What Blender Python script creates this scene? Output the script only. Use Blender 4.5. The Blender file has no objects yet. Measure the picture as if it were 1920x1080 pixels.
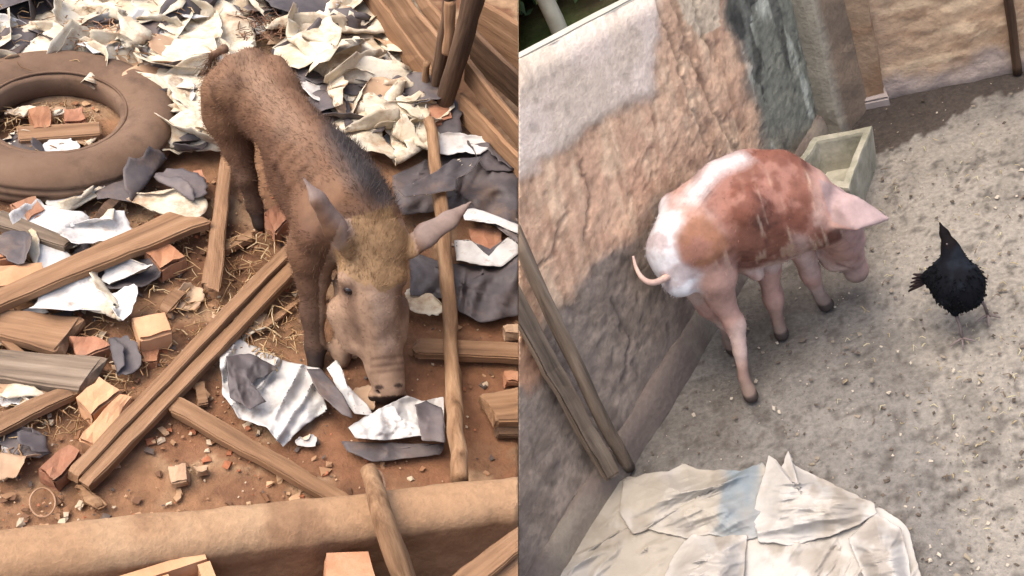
import bpy, bmesh, math, random
import numpy as np
from mathutils import Vector, Matrix
from mathutils.bvhtree import BVHTree

random.seed(7)
RNG = np.random.default_rng(7)
S = bpy.context.scene
C = S.collection

# ------------------------------------------------------------------ camera, world, sun
FOC, CX, CY = 2000.0, 960.0, 540.0        # focal length in pixels of a 1920 x 1080 frame
HC = 2.2                                  # camera height above either yard

def unit(v):
    v = np.asarray(v, float)
    return v / np.linalg.norm(v)

def cam_ray(x, y):
    return np.array([(x - CX) / FOC, (y - CY) / FOC, 1.0])

DOWN_L = unit(cam_ray(486, 2540))         # plumb line of the litter yard (camera axes: right, down, forward)
DOWN_R = unit(cam_ray(2143, 2819))        # plumb line of the walled pen
_a = math.acos(DOWN_L @ DOWN_R)
_t = 0.33
DOWN_W = unit(math.sin((1 - _t) * _a) * DOWN_L + math.sin(_t * _a) * DOWN_R)

def frame(down):
    u = -down
    x = unit(np.array([1.0, 0, 0]) - u[0] * u)
    return x, np.cross(u, x), u

WX, WY, WZ = frame(DOWN_W)
WB = np.array([WX, WY, WZ])               # camera axes -> world axes
CAM = np.array([0, 0, HC])

cd = bpy.data.cameras.new('camera')
cam = bpy.data.objects.new('camera', cd)
C.objects.link(cam)
cd.sensor_width = 36
cd.lens = 36 * FOC / 1920
cd.clip_start, cd.clip_end = 0.05, 500
_m = Matrix.Identity(4)
for i, v in enumerate((WB @ np.array([1.0, 0, 0]), WB @ np.array([0, -1.0, 0]), WB @ np.array([0, 0, -1.0]))):
    for k in range(3):
        _m[k][i] = v[k]
_m.translation = Vector(CAM)
cam.matrix_world = _m
S.camera = cam

SUN_AZ, SUN_EL = math.radians(-95), math.radians(68)     # azimuth from forward (+Y), clockwise positive
w = bpy.data.worlds.new('World')
S.world = w
w.use_nodes = True
nt = w.node_tree
bg = nt.nodes['Background']
sky = nt.nodes.new('ShaderNodeTexSky')
sky.sky_type = 'NISHITA'
sky.sun_disc = False
sky.sun_elevation = SUN_EL
sky.sun_rotation = SUN_AZ
sky.air_density, sky.dust_density, sky.ozone_density = 1.0, 6.0, 0.3
bg.inputs['Strength'].default_value = 0.15
nt.links.new(sky.outputs[0], bg.inputs[0])

sd = bpy.data.lights.new('sun', 'SUN')
sd.energy = 1.0
sd.angle = math.radians(60)
sd.color = (1.0, 0.97, 0.93)
sun = bpy.data.objects.new('sun', sd)
C.objects.link(sun)
_s = Vector((math.sin(SUN_AZ) * math.cos(SUN_EL), math.cos(SUN_AZ) * math.cos(SUN_EL), math.sin(SUN_EL)))
sun.rotation_euler = _s.to_track_quat('Z', 'Y').to_euler()
sun.location = _s * 8

S.view_settings.view_transform = 'Standard'
S.view_settings.look = 'None'
S.view_settings.gamma = 1
S.view_settings.use_curve_mapping = False
S.view_settings.exposure = 1.2

# ------------------------------------------------------------------ places: each yard has its own slope
class Place:
    def __init__(s, down, side):
        s.down, s.side = down, side
        s.B = np.array(frame(down))                 # camera axes -> yard axes
        s.R = WB @ s.B.T                            # yard axes -> world axes
        o = CAM + WB @ (down * HC)
        m = Matrix.Identity(4)
        for i in range(3):
            for k in range(3):
                m[i][k] = s.R[i, k]
        m.translation = Vector(o)
        s.M = m
        n = np.array([1.0, 0, -12.0 / FOC])         # where the two yards meet
        s.cn, s.cp = s.B @ n, np.array([0, 0, HC])
    def P(s, x, y, z=0.0):                          # photo point standing z metres above the yard's ground
        r = cam_ray(x, y)
        q = r * ((HC - z) / (r @ s.down))
        v = s.B @ q
        return np.array([v[0], v[1], z])
    def on(s, x, y, a, b, off=0.0):                 # photo point on the upright plane through ground points a, b
        h = unit([b[1] - a[1], a[0] - b[0], 0])
        r = s.B @ cam_ray(x, y)
        o = np.array([0, 0, HC])
        t = ((a - o) @ h + off) / (r @ h)
        return o + r * t
    def px(s, V):                                   # yard points -> photo points (to trace stains and zones)
        q = (np.asarray(V) - np.array([0, 0, HC])) @ s.B
        z = np.maximum(q[:, 2], 1e-3)
        return CX + FOC * q[:, 0] / z, CY + FOC * q[:, 1] / z

L = Place(DOWN_L, -1)
R = Place(DOWN_R, 1)

# ------------------------------------------------------------------ noise
def _h(ix, iy, iz, s):
    n = (ix.astype(np.int64) * 374761393 + iy.astype(np.int64) * 668265263 + iz.astype(np.int64) * 2147483647 + s * 974634777) & 0xFFFFFFFF
    n = ((n ^ (n >> 13)) * 1274126177) & 0xFFFFFFFF
    n = ((n ^ (n >> 16)) * 2246822519) & 0xFFFFFFFF
    return ((n ^ (n >> 15)) & 0xFFFFFF) / float(0xFFFFFF) * 2 - 1

def noise(P, sc=1.0, s=0):
    P = np.asarray(P, float) * sc
    i = np.floor(P).astype(np.int64)
    f = P - i
    f = f * f * (3 - 2 * f)
    o = 0
    for dx in (0, 1):
        for dy in (0, 1):
            for dz in (0, 1):
                wgt = (f[:, 0] if dx else 1 - f[:, 0]) * (f[:, 1] if dy else 1 - f[:, 1]) * (f[:, 2] if dz else 1 - f[:, 2])
                o = o + wgt * _h(i[:, 0] + dx, i[:, 1] + dy, i[:, 2] + dz, s)
    return o

def fbm(P, sc=1.0, s=0, n=4):
    o, a = 0, 0.5
    for k in range(n):
        o = o + a * noise(P, sc * 2 ** k, s + 17 * k)
        a *= 0.5
    return o

def sstep(a, b, x):
    t = np.clip((x - a) / (b - a), 0, 1)
    return t * t * (3 - 2 * t)

def soft_poly(x, y, poly, w=6.0):
    o = 0
    for dx, dy in ((0, 0), (1, 0), (-1, 0), (0, 1), (0, -1), (.6, .6), (-.6, .6), (.6, -.6), (-.6, -.6), (1.8, .5), (-1.8, -.5), (.5, -1.8), (-.5, 1.8)):
        o = o + in_poly(x + dx * w, y + dy * w, poly)
    return o / 13.0

def in_poly(x, y, poly):
    ins = np.zeros(len(x), bool)
    n = len(poly)
    for i in range(n):
        x1, y1 = poly[i]
        x2, y2 = poly[(i + 1) % n]
        if y1 == y2:
            continue
        c = ((y1 > y) != (y2 > y)) & (x < (x2 - x1) * (y - y1) / (y2 - y1) + x1)
        ins ^= c
    return ins

def lin(r, g, b):
    return tuple(((c / 255) / 12.92 if c / 255 <= 0.04045 else ((c / 255 + 0.055) / 1.055) ** 2.4) for c in (r, g, b))

def mixc(c, c2, m):
    m = np.asarray(m)[:, None]
    return c * (1 - m) + np.asarray(c2)[None, :] * m

# ------------------------------------------------------------------ materials
MATS = {}
def mat(name, cols=None, scale=8.0, rough=0.85, bump=0.3, bscale=60.0, stretch=(1, 1, 1), attr=False, spec=0.25, rnd=0.12, detail=6.0, bdist=0.004, dirt=None, gain=1.0):
    if name in MATS:
        return MATS[name]
    if cols: cols = [tuple(np.array(c) * gain) for c in cols]
    if dirt: dirt = (tuple(np.array(dirt[0]) * gain), *dirt[1:])
    m = bpy.data.materials.new(name)
    m.use_nodes = True
    t = m.node_tree
    N, K = t.nodes, t.links
    p = N['Principled BSDF']
    p.inputs['Roughness'].default_value = rough
    p.inputs['Specular IOR Level'].default_value = spec
    tc = N.new('ShaderNodeTexCoord')
    oi = N.new('ShaderNodeObjectInfo')
    add = N.new('ShaderNodeVectorMath'); add.operation = 'MULTIPLY_ADD'
    add.inputs[1].default_value = stretch
    cmb = N.new('ShaderNodeVectorMath'); cmb.operation = 'SCALE'
    cmb.inputs[0].default_value = (37.0, 11.0, 23.0)
    K.new(oi.outputs['Random'], cmb.inputs['Scale'])
    K.new(tc.outputs['Object'], add.inputs[0])
    K.new(cmb.outputs[0], add.inputs[2])
    n1 = N.new('ShaderNodeTexNoise')
    n1.inputs['Scale'].default_value = scale
    n1.inputs['Detail'].default_value = detail
    n1.inputs['Roughness'].default_value = 0.62
    K.new(add.outputs[0], n1.inputs['Vector'])
    if attr:
        at = N.new('ShaderNodeAttribute'); at.attribute_name = 'col'
        mr = N.new('ShaderNodeMapRange')
        mr.inputs['From Min'].default_value = 0.3; mr.inputs['From Max'].default_value = 0.7
        mr.inputs['To Min'].default_value = 1 - attr; mr.inputs['To Max'].default_value = 1 + attr
        K.new(n1.outputs['Fac'], mr.inputs['Value'])
        mx = N.new('ShaderNodeVectorMath'); mx.operation = 'SCALE'
        K.new(at.outputs['Color'], mx.inputs[0]); K.new(mr.outputs[0], mx.inputs['Scale'])
        out = mx.outputs[0]
    else:
        cr = N.new('ShaderNodeValToRGB')
        el = cr.color_ramp.elements
        k = len(cols)
        el[0].position, el[0].color = 0.3, (*cols[0], 1)
        el[1].position, el[1].color = 0.7, (*cols[-1], 1)
        for q in range(1, k - 1):
            e = el.new(0.3 + 0.4 * q / (k - 1)); e.color = (*cols[q], 1)
        K.new(n1.outputs['Fac'], cr.inputs[0])
        mr = N.new('ShaderNodeMapRange')
        mr.inputs['To Min'].default_value = 1 - rnd; mr.inputs['To Max'].default_value = 1 + rnd
        K.new(oi.outputs['Random'], mr.inputs['Value'])
        mx = N.new('ShaderNodeVectorMath'); mx.operation = 'SCALE'
        K.new(cr.outputs[0], mx.inputs[0]); K.new(mr.outputs[0], mx.inputs['Scale'])
        out = mx.outputs[0]
    if dirt:                                         # dust settled in blotches
        n3 = N.new('ShaderNodeTexNoise')
        n3.inputs['Scale'].default_value = dirt[1]; n3.inputs['Detail'].default_value = 8
        n3.inputs['Roughness'].default_value = 0.7
        K.new(add.outputs[0], n3.inputs['Vector'])
        m3 = N.new('ShaderNodeMapRange')
        m3.inputs['From Min'].default_value = dirt[2]; m3.inputs['From Max'].default_value = dirt[2] + 0.16
        m3.inputs['To Max'].default_value = dirt[3]
        K.new(n3.outputs['Fac'], m3.inputs['Value'])
        mm = N.new('ShaderNodeMix'); mm.data_type = 'RGBA'
        K.new(m3.outputs[0], mm.inputs['Factor'])
        K.new(out, mm.inputs['A']); mm.inputs['B'].default_value = (*dirt[0], 1)
        out = mm.outputs['Result']
    K.new(out, p.inputs['Base Color'])
    if bump:
        n2 = N.new('ShaderNodeTexNoise')
        n2.inputs['Scale'].default_value = bscale; n2.inputs['Detail'].default_value = 8
        n2.inputs['Roughness'].default_value = 0.65
        K.new(add.outputs[0], n2.inputs['Vector'])
        b = N.new('ShaderNodeBump'); b.inputs['Strength'].default_value = bump
        b.inputs['Distance'].default_value = bdist
        K.new(n2.outputs['Fac'], b.inputs['Height'])
        K.new(b.outputs[0], p.inputs['Normal'])
    MATS[name] = m
    return m

DUST = lin(158, 118, 86)
M_wood = mat('dusty_wood', [lin(122, 92, 68), lin(156, 119, 88), lin(178, 142, 110)], 42, 0.9, 0.9, 130, (0.06, 1.0, 1.0), rnd=0.12, dirt=(lin(172, 136, 106), 9, 0.5, 0.55), gain=0.7)
M_woodg = mat('grey_wood', [lin(92, 80, 68), lin(134, 116, 98), lin(160, 142, 122)], 42, 0.9, 0.9, 130, (0.06, 1.0, 1.0), rnd=0.1, gain=0.82)
M_woodd = mat('dark_wood', [lin(70, 52, 40), lin(104, 80, 62), lin(140, 110, 86)], 40, 0.9, 0.9, 130, (0.07, 1.0, 1.0), rnd=0.1, gain=0.6)
M_log = mat('weathered_pole_wood', [lin(108, 78, 54), lin(158, 122, 90), lin(190, 154, 118)], 42, 0.9, 1.0, 110, (0.08, 1.0, 1.0), rnd=0.1, gain=0.66)
M_brick = mat('fired_clay', [lin(158, 106, 76), lin(184, 130, 96), lin(200, 150, 116)], 12, 0.9, 0.6, 70, rnd=0.14, dirt=(lin(172, 134, 104), 9, 0.47, 0.7), gain=0.74)
M_brickr = mat('red_clay', [lin(152, 104, 80), lin(174, 122, 94), lin(188, 140, 112)], 12, 0.9, 0.6, 70, rnd=0.1, dirt=(lin(172, 134, 104), 9, 0.5, 0.7), gain=0.72)
M_brickn = mat('orange_clay', [lin(182, 136, 100), lin(200, 152, 114), lin(210, 168, 130)], 7, 0.9, 0.5, 80, rnd=0.05, gain=0.86)
M_cream = mat('cream_plastic', [lin(196, 174, 142), lin(226, 212, 186), lin(236, 226, 206)], 9, 0.65, 0.7, 60, rnd=0.10, spec=0.3, dirt=(lin(160, 122, 90), 14, 0.50, 0.75), gain=0.76)
M_white = mat('white_plastic', [lin(200, 192, 184), lin(226, 222, 216), lin(238, 236, 232)], 9, 0.6, 0.7, 60, rnd=0.06, spec=0.3, dirt=(lin(150, 116, 92), 16, 0.56, 0.75), gain=0.74)
M_wsheet = mat('white_sheeting', [lin(200, 192, 184), lin(226, 222, 216), lin(238, 236, 232)], 9, 0.6, 0.12, 60, rnd=0.06, spec=0.3, dirt=(lin(150, 116, 92), 18, 0.55, 0.75), gain=0.62)
M_dark = mat('dark_plastic', [lin(62, 56, 57), lin(92, 84, 84), lin(116, 104, 100)], 6, 0.6, 0.4, 40, rnd=0.14, spec=0.35, dirt=(lin(140, 112, 90), 5, 0.55, 0.6), gain=0.75)
M_tan = mat('muddy_plastic', [lin(176, 138, 108), lin(198, 164, 132), lin(212, 184, 152)], 7, 0.75, 0.4, 45, rnd=0.08, gain=0.7)
M_tyre = mat('dusty_rubber', [lin(136, 106, 84), lin(156, 124, 100), lin(168, 136, 112)], 5, 0.92, 0.35, 90, dirt=(lin(106, 84, 70), 7, 0.52, 0.7), rnd=0, gain=0.46)
M_earth = mat('bare_earth', attr=0.22, scale=22, rough=0.95, bump=0.8, bscale=55, bdist=0.008, spec=0.1)
M_chip = mat('chips', attr=0.15, scale=30, rough=0.9, bump=0.3, bscale=90)
M_plast = mat('rough_plaster', attr=0.13, scale=60, rough=0.93, bump=0.55, bscale=60, bdist=0.009, spec=0.12)
M_pen = mat('pen_floor', attr=0.26, scale=70, rough=0.93, bump=1.0, bscale=70, bdist=0.010, spec=0.12)
M_adobe = mat('adobe_render', [lin(166, 124, 88), lin(188, 144, 106), lin(204, 164, 126)], 5, 0.93, 0.8, 42, bdist=0.006, dirt=(lin(140, 104, 76), 7, 0.55, 0.5), rnd=0)
M_hide = mat('hide', attr=0.16, scale=40, rough=0.72, bump=0.35, bscale=130, bdist=0.002, spec=0.3)
M_hair = mat('bristle', attr=0.1, scale=30, rough=0.7, bump=0)
M_eye = mat('eye', [lin(26, 18, 16), lin(34, 24, 20)], 5, 0.15, 0, spec=0.6)
M_trough = mat('old_concrete', [lin(110, 108, 94), lin(146, 142, 126), lin(172, 166, 150)], 9, 0.93, 0.8, 60, dirt=(lin(94, 98, 80), 6, 0.53, 0.6), rnd=0)
M_leaf = mat('leaf', attr=0.2, scale=6, rough=0.6, bump=0)
M_bark = mat('pale_bark', [lin(150, 146, 134), lin(186, 184, 172)], 9, 0.9, 0.5, 30)
M_wire = mat('rusty_wire', [lin(140, 106, 82), lin(172, 140, 112)], 20, 0.8, 0.2, 90)
M_sack = mat('woven_sack', attr=0.1, scale=18, rough=0.75, bump=0.35, bscale=110, bdist=0.002, spec=0.25)
M_feather = mat('black_feather', attr=0.25, scale=25, rough=0.85, bump=0.25, bscale=60, spec=0.06)

# ------------------------------------------------------------------ mesh helpers
WM = {}
def tag(o, label=None, cat=None, group=None, kind=None):
    if label: o['label'] = label
    if cat: o['category'] = cat
    if group: o['group'] = group
    if kind: o['kind'] = kind
    return o

def place_obj(o, world, parent=None):
    WM[o.name] = world
    if parent is not None:
        o.parent = parent
        o.matrix_basis = WM[parent.name].inverted() @ world
    else:
        o.matrix_basis = world
    return o

def emp(name, pl, pos, label, cat, group=None, kind=None):
    o = bpy.data.objects.new(name, None)
    o.empty_display_size = 0.05
    C.objects.link(o)
    place_obj(o, pl.M @ Matrix.Translation(Vector(pos)))
    return tag(o, label, cat, group, kind)

def mk(name, pl, V, F, m, label=None, cat=None, group=None, parent=None, kind=None, smooth=True, col=None, xaxis=None, clip=True, mats=None, midx=None):
    V = np.asarray(V, float)
    org = np.array([(V[:, 0].min() + V[:, 0].max()) / 2, (V[:, 1].min() + V[:, 1].max()) / 2, V[:, 2].min()])
    rot = np.eye(3)
    if xaxis is not None:
        x = unit(xaxis)
        z = np.array([0, 0, 1.0]) if abs(x[2]) < 0.9 else np.array([0, 1.0, 0])
        z = unit(z - (z @ x) * x)
        rot = np.array([x, np.cross(z, x), z]).T
    me = bpy.data.meshes.new(name)
    me.from_pydata([tuple(v) for v in V], [], [tuple(int(i) for i in f) for f in F])
    if col is not None:
        a = me.attributes.new('col', 'FLOAT_COLOR', 'POINT')
        cc = np.ones((len(V), 4), np.float32); cc[:, :3] = col
        a.data.foreach_set('color', cc.ravel())
    if mats:
        for mm in mats: me.materials.append(mm)
        me.polygons.foreach_set('material_index', np.asarray(midx, np.int32))
    else:
        me.materials.append(m)
    if clip:
        d = (V - pl.cp) @ pl.cn
        keep = d < -0.0008 if pl.side < 0 else d > 0.0008
        if not keep.all():
            bm = bmesh.new(); bm.from_mesh(me)
            closed = all(e.is_manifold for e in bm.edges)
            n = Vector(pl.cn) * (1 if pl.side < 0 else -1)
            co = Vector(pl.cp) - n.normalized() * 0.0008
            r = bmesh.ops.bisect_plane(bm, geom=bm.verts[:] + bm.edges[:] + bm.faces[:], dist=1e-6, plane_co=co, plane_no=n, clear_outer=True)
            if closed:
                ed = [e for e in r['geom_cut'] if isinstance(e, bmesh.types.BMEdge)]
                try:
                    bmesh.ops.holes_fill(bm, edges=ed, sides=0)
                except Exception:
                    pass
            bm.to_mesh(me); bm.free()
            if len(me.vertices) == 0:
                bpy.data.meshes.remove(me)
                return None
    T = Matrix.Translation(Vector(org)) @ Matrix([[*rot[0], 0], [*rot[1], 0], [*rot[2], 0], [0, 0, 0, 1]])
    me.transform(T.inverted())
    me.polygons.foreach_set('use_smooth', [smooth] * len(me.polygons))
    me.update()
    o = bpy.data.objects.new(name, me)
    C.objects.link(o)
    place_obj(o, pl.M @ T, parent)
    return tag(o, label, cat, group, kind)

def lattice(nx, ny, nz, e=(0.02, 0.06, 0.15)):
    def ax(n, q):
        if n <= 1: return np.array([0.0, 1.0])
        a = np.linspace(0, 1, n + 1)
        if n >= 3:
            a = np.concatenate([[0, q], np.linspace(q, 1 - q, n - 1)[1:-1], [1 - q, 1]])
        return a
    u, v, t = ax(nx, e[0]), ax(ny, e[1]), ax(nz, e[2])
    nx, ny, nz = len(u) - 1, len(v) - 1, len(t) - 1
    idx = {}
    vs, fs = [], []
    def vid(i, j, k):
        if (i, j, k) not in idx:
            idx[(i, j, k)] = len(vs); vs.append((u[i], v[j], t[k], (i in (0, nx)) + (j in (0, ny)) + (k in (0, nz))))
        return idx[(i, j, k)]
    for i in range(nx):
        for j in range(ny):
            fs.append((vid(i, j, nz), vid(i + 1, j, nz), vid(i + 1, j + 1, nz), vid(i, j + 1, nz)))
            fs.append((vid(i, j, 0), vid(i, j + 1, 0), vid(i + 1, j + 1, 0), vid(i + 1, j, 0)))
    for i in range(nx):
        for k in range(nz):
            fs.append((vid(i, 0, k), vid(i + 1, 0, k), vid(i + 1, 0, k + 1), vid(i, 0, k + 1)))
            fs.append((vid(i, ny, k), vid(i, ny, k + 1), vid(i + 1, ny, k + 1), vid(i + 1, ny, k)))
    for j in range(ny):
        for k in range(nz):
            fs.append((vid(0, j, k), vid(0, j, k + 1), vid(0, j + 1, k + 1), vid(0, j + 1, k)))
            fs.append((vid(nx, j, k), vid(nx, j + 1, k), vid(nx, j + 1, k + 1), vid(nx, j, k + 1)))
    return np.array(vs), fs

SEED = [100]
def slab_geo(c, down, nx=8, ny=4, nz=3, amp=0.002, rnd=0.003, nsc=18.0, ends=0.0):
    """c: four corners of the top face (start-left, end-left, end-right, start-right); down: vector to the bottom face."""
    SEED[0] += 1
    c = [np.asarray(p, float) for p in c]
    down = np.asarray(down, float)
    g, F = lattice(nx, ny, nz)
    u, v, t, cnt = g[:, 0:1], g[:, 1:2], g[:, 2:3], g[:, 3]
    top = (1 - v) * ((1 - u) * c[0] + u * c[1]) + v * ((1 - u) * c[3] + u * c[2])
    V = top + down * (1 - t)
    ctr = V.mean(0)
    L_, W_, T_ = np.linalg.norm(c[1] - c[0]), np.linalg.norm(c[3] - c[0]), np.linalg.norm(down)
    ex, ey, ez = unit(c[1] - c[0] + c[2] - c[3]), unit(c[3] - c[0] + c[2] - c[1]), unit(-down)
    rr = rnd * (cnt >= 2)
    for ax_, p, sz in ((ex, g[:, 0], L_), (ey, g[:, 1], W_), (ez, g[:, 2], T_)):
        s = np.where(p < 1e-6, 1.0, np.where(p > 1 - 1e-6, -1.0, 0.0))
        V = V + (np.minimum(rr, sz * 0.3) * s)[:, None] * ax_[None, :]
    if ends:
        s = np.where(g[:, 0] < 1e-6, -1.0, np.where(g[:, 0] > 1 - 1e-6, 1.0, 0.0))
        V = V + (s * ends * noise(V, 60, SEED[0]))[:, None] * ex
    if amp:
        for k, ax_ in enumerate((ex, ey, ez)):
            V = V + (amp * (fbm(V, nsc, SEED[0] + 31 * k, 3)) * 1.4)[:, None] * ax_
        V = V + (amp * 2.0 * noise(V, 2.5, SEED[0] + 7))[:, None] * ez
    # outward faces
    if np.cross(c[1] - c[0], c[3] - c[0]) @ (-down) < 0:
        F = [f[::-1] for f in F]
    return V, F, ex

def slab(name, pl, pix, z, th, m, label=None, cat=None, group=None, parent=None, down=None, **kw):
    """a board or brick whose top face has these four photo corners at height z (one height or four)."""
    zs = [z] * 4 if np.isscalar(z) else z
    c = [pl.P(x, y, q) for (x, y), q in zip(pix, zs)] if len(pix[0]) == 2 else pix
    V, F, ex = slab_geo(c, (0, 0, -th) if down is None else down, **kw)
    return mk(name, pl, V, F, m, label, cat, group, parent, smooth=False, xaxis=ex)

def tube_geo(pts, rad, n=10, wob=0.0, seed=0, cap=True):
    pts = np.asarray(pts, float)
    k = len(pts)
    rad = np.full(k, rad) if np.isscalar(rad) else np.asarray(rad, float)
    V, F = [], []
    t = np.gradient(pts, axis=0)
    ref = np.array([0, 0, 1.0]) if abs(unit(t[0])[2]) < 0.9 else np.array([1.0, 0, 0])
    for i in range(k):
        d = unit(t[i])
        a = unit(ref - (ref @ d) * d)
        b = np.cross(d, a)
        ref = a
        for q in range(n):
            th = 2 * math.pi * q / n
            V.append(pts[i] + rad[i] * (math.cos(th) * a + math.sin(th) * b))
    for i in range(k - 1):
        for q in range(n):
            F.append((i * n + q, i * n + (q + 1) % n, (i + 1) * n + (q + 1) % n, (i + 1) * n + q))
    V = np.array(V)
    if wob:
        V = V + wob * np.stack([fbm(V, 14, seed + j, 3) for j in range(3)], 1)
    if cap:
        F.append(tuple(range(n))[::-1])
        F.append(tuple((k - 1) * n + q for q in range(n)))
    return V, F

def spline(pts, n):
    P = np.asarray(pts, float)
    k = len(P)
    ts = np.linspace(0, k - 1, n)
    out = []
    for t in ts:
        i = min(int(t), k - 2); f = t - i
        p0, p1, p2, p3 = P[max(i - 1, 0)], P[i], P[i + 1], P[min(i + 2, k - 1)]
        out.append(0.5 * (2 * p1 + (p2 - p0) * f + (2 * p0 - 5 * p1 + 4 * p2 - p3) * f ** 2 + (3 * p1 - p0 - 3 * p2 + p3) * f ** 3))
    return np.array(out)

def pole(name, pl, pts, rad, m, label=None, cat=None, group=None, parent=None, n=12, k=16, wob=0.006):
    P = spline(pts, k)
    SEED[0] += 3
    rd = np.interp(np.linspace(0, 1, k), np.linspace(0, 1, len(rad)), rad) if not np.isscalar(rad) else rad
    V, F = tube_geo(P, rd, n, wob, SEED[0])
    return mk(name, pl, V, F, m, label, cat, group, parent, xaxis=P[-1] - P[0])

# ---- thin sheets
def fold(V, p, ang, phi, r):
    d = np.array([math.cos(ang), math.sin(ang)])
    s = (V[:, :2] - p) @ d
    tr = V[:, :2] - p - s[:, None] * d
    arc = r * abs(phi)
    sg = 1 if phi > 0 else -1
    th = np.clip(s / r, 0, abs(phi))
    q = np.where(s > 0, r * np.sin(th) + np.maximum(s - arc, 0) * math.cos(abs(phi)), s)
    hgt = np.where(s > 0, r * (1 - np.cos(th)) + np.maximum(s - arc, 0) * math.sin(abs(phi)), 0) * sg
    nx_, nz_ = -np.sin(th) * sg, np.cos(th)
    z = V[:, 2]
    q2 = q + z * nx_
    out = V.copy()
    out[:, :2] = p + tr + q2[:, None] * d
    out[:, 2] = hgt + z * nz_
    return out

def polar(nt, nr):
    V = [(0, 0)]
    for j in range(1, nr + 1):
        for i in range(nt):
            V.append((i, j))
    F = [(0, 1 + i, 1 + (i + 1) % nt) for i in range(nt)]
    for j in range(nr - 1):
        a, b = 1 + j * nt, 1 + (j + 1) * nt
        for i in range(nt):
            F.append((a + i, b + i, b + (i + 1) % nt, a + (i + 1) % nt))
    return V, F

def two_sided(V, F, th):
    """turn an open sheet into a closed thin one: front, back and rim faces."""
    n = len(V)
    nr = np.zeros_like(V)
    for k in (3, 4):
        f = np.array([q for q in F if len(q) == k])
        if len(f) == 0: continue
        fn = np.cross(V[f[:, 1]] - V[f[:, 0]], V[f[:, 2]] - V[f[:, 0]])
        for j in range(k):
            np.add.at(nr, f[:, j], fn)
    nr /= np.maximum(np.linalg.norm(nr, axis=1, keepdims=True), 1e-9)
    V2 = np.concatenate([V, V - nr * th])
    edges = {}
    for f in F:
        for a, b in zip(f, f[1:] + f[:1]):
            edges[(a, b)] = 1
    rim = [(a, b) for (a, b) in edges if (b, a) not in edges]
    F2 = [tuple(f) for f in F] + [tuple(i + n for i in f[::-1]) for f in F] + [(b, a, a + n, b + n) for a, b in rim]
    mi = [0] * len(F) + [1] * len(F) + [0] * len(rim)
    return V2, F2, mi

def crease(P, sc, seed):
    """crumpled-paper relief: flat facets meeting in sharp ridges and valleys."""
    P = np.asarray(P, float)[:, :2] * sc
    i = np.floor(P).astype(np.int64)
    best, sec = np.full(len(P), 9.0), np.full(len(P), 9.0)
    for dx in (-1, 0, 1):
        for dy in (-1, 0, 1):
            cx, cy = i[:, 0] + dx, i[:, 1] + dy
            o = np.zeros(len(P), np.int64)
            fx, fy = cx + 0.5 + 0.48 * _h(cx, cy, o, seed), cy + 0.5 + 0.48 * _h(cx, cy, o, seed + 1)
            d = np.hypot(P[:, 0] - fx, P[:, 1] - fy) + 0.35 * _h(cx, cy, o, seed + 2)
            sec = np.where(d < best, best, np.minimum(sec, d))
            best = np.minimum(best, d)
    return best - 0.35

def scrap_geo(size, aspect, seed, folds=3, crumple=0.06, nt=36, nr=10):
    rg = random.Random(seed)
    idx, F = polar(nt, nr)
    ph, pw = rg.random() * 6.28, rg.choice([2.6, 3.2, 4.0])
    k2, k3, p2, p3 = rg.uniform(0.03, 0.16), rg.uniform(0.02, 0.10), rg.random() * 6.28, rg.random() * 6.28
    rad = []
    for i in range(nt):
        a = 2 * math.pi * i / nt
        sq = (abs(math.cos(a - ph)) ** pw + abs(math.sin(a - ph)) ** pw) ** (-1 / pw)
        rad.append(sq * (1 + k2 * math.sin(2 * a + p2) + k3 * math.sin(3 * a + p3) + rg.uniform(-0.09, 0.09)))
    V = [(0, 0, 0)]
    for (i, j) in idx[1:]:
        a = 2 * math.pi * i / nt
        q = size * 0.5 * rad[i] * j / nr
        V.append((q * math.cos(a), q * math.sin(a) * aspect, 0))
    V = np.array(V)
    for k in range(folds):
        a = rg.uniform(0, 6.28)
        p = np.array([math.cos(a), math.sin(a)]) * size * rg.uniform(0.02, 0.3)
        V = fold(V, p, a + rg.uniform(-0.6, 0.6), rg.choice([1, 1, 1, -0.4]) * rg.uniform(0.4, 2.9), size * rg.uniform(0.03, 0.09))
    q = V * (1.0 / size)
    V[:, 2] += size * crumple * 1.6 * fbm(q, 2.6, seed, 4)
    V[:, 2] += size * crumple * 1.3 * crease(q, 2.3, seed + 5) + size * crumple * 0.55 * crease(q + 0.2 * np.stack([noise(q, 3, seed + 6)] * 3, 1), 5.5, seed + 15)
    V[:, 0] += size * crumple * 0.7 * fbm(q, 3.3, seed + 3, 3)
    V[:, 1] += size * crumple * 0.7 * fbm(q, 3.3, seed + 4, 3)
    return V, F

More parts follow.
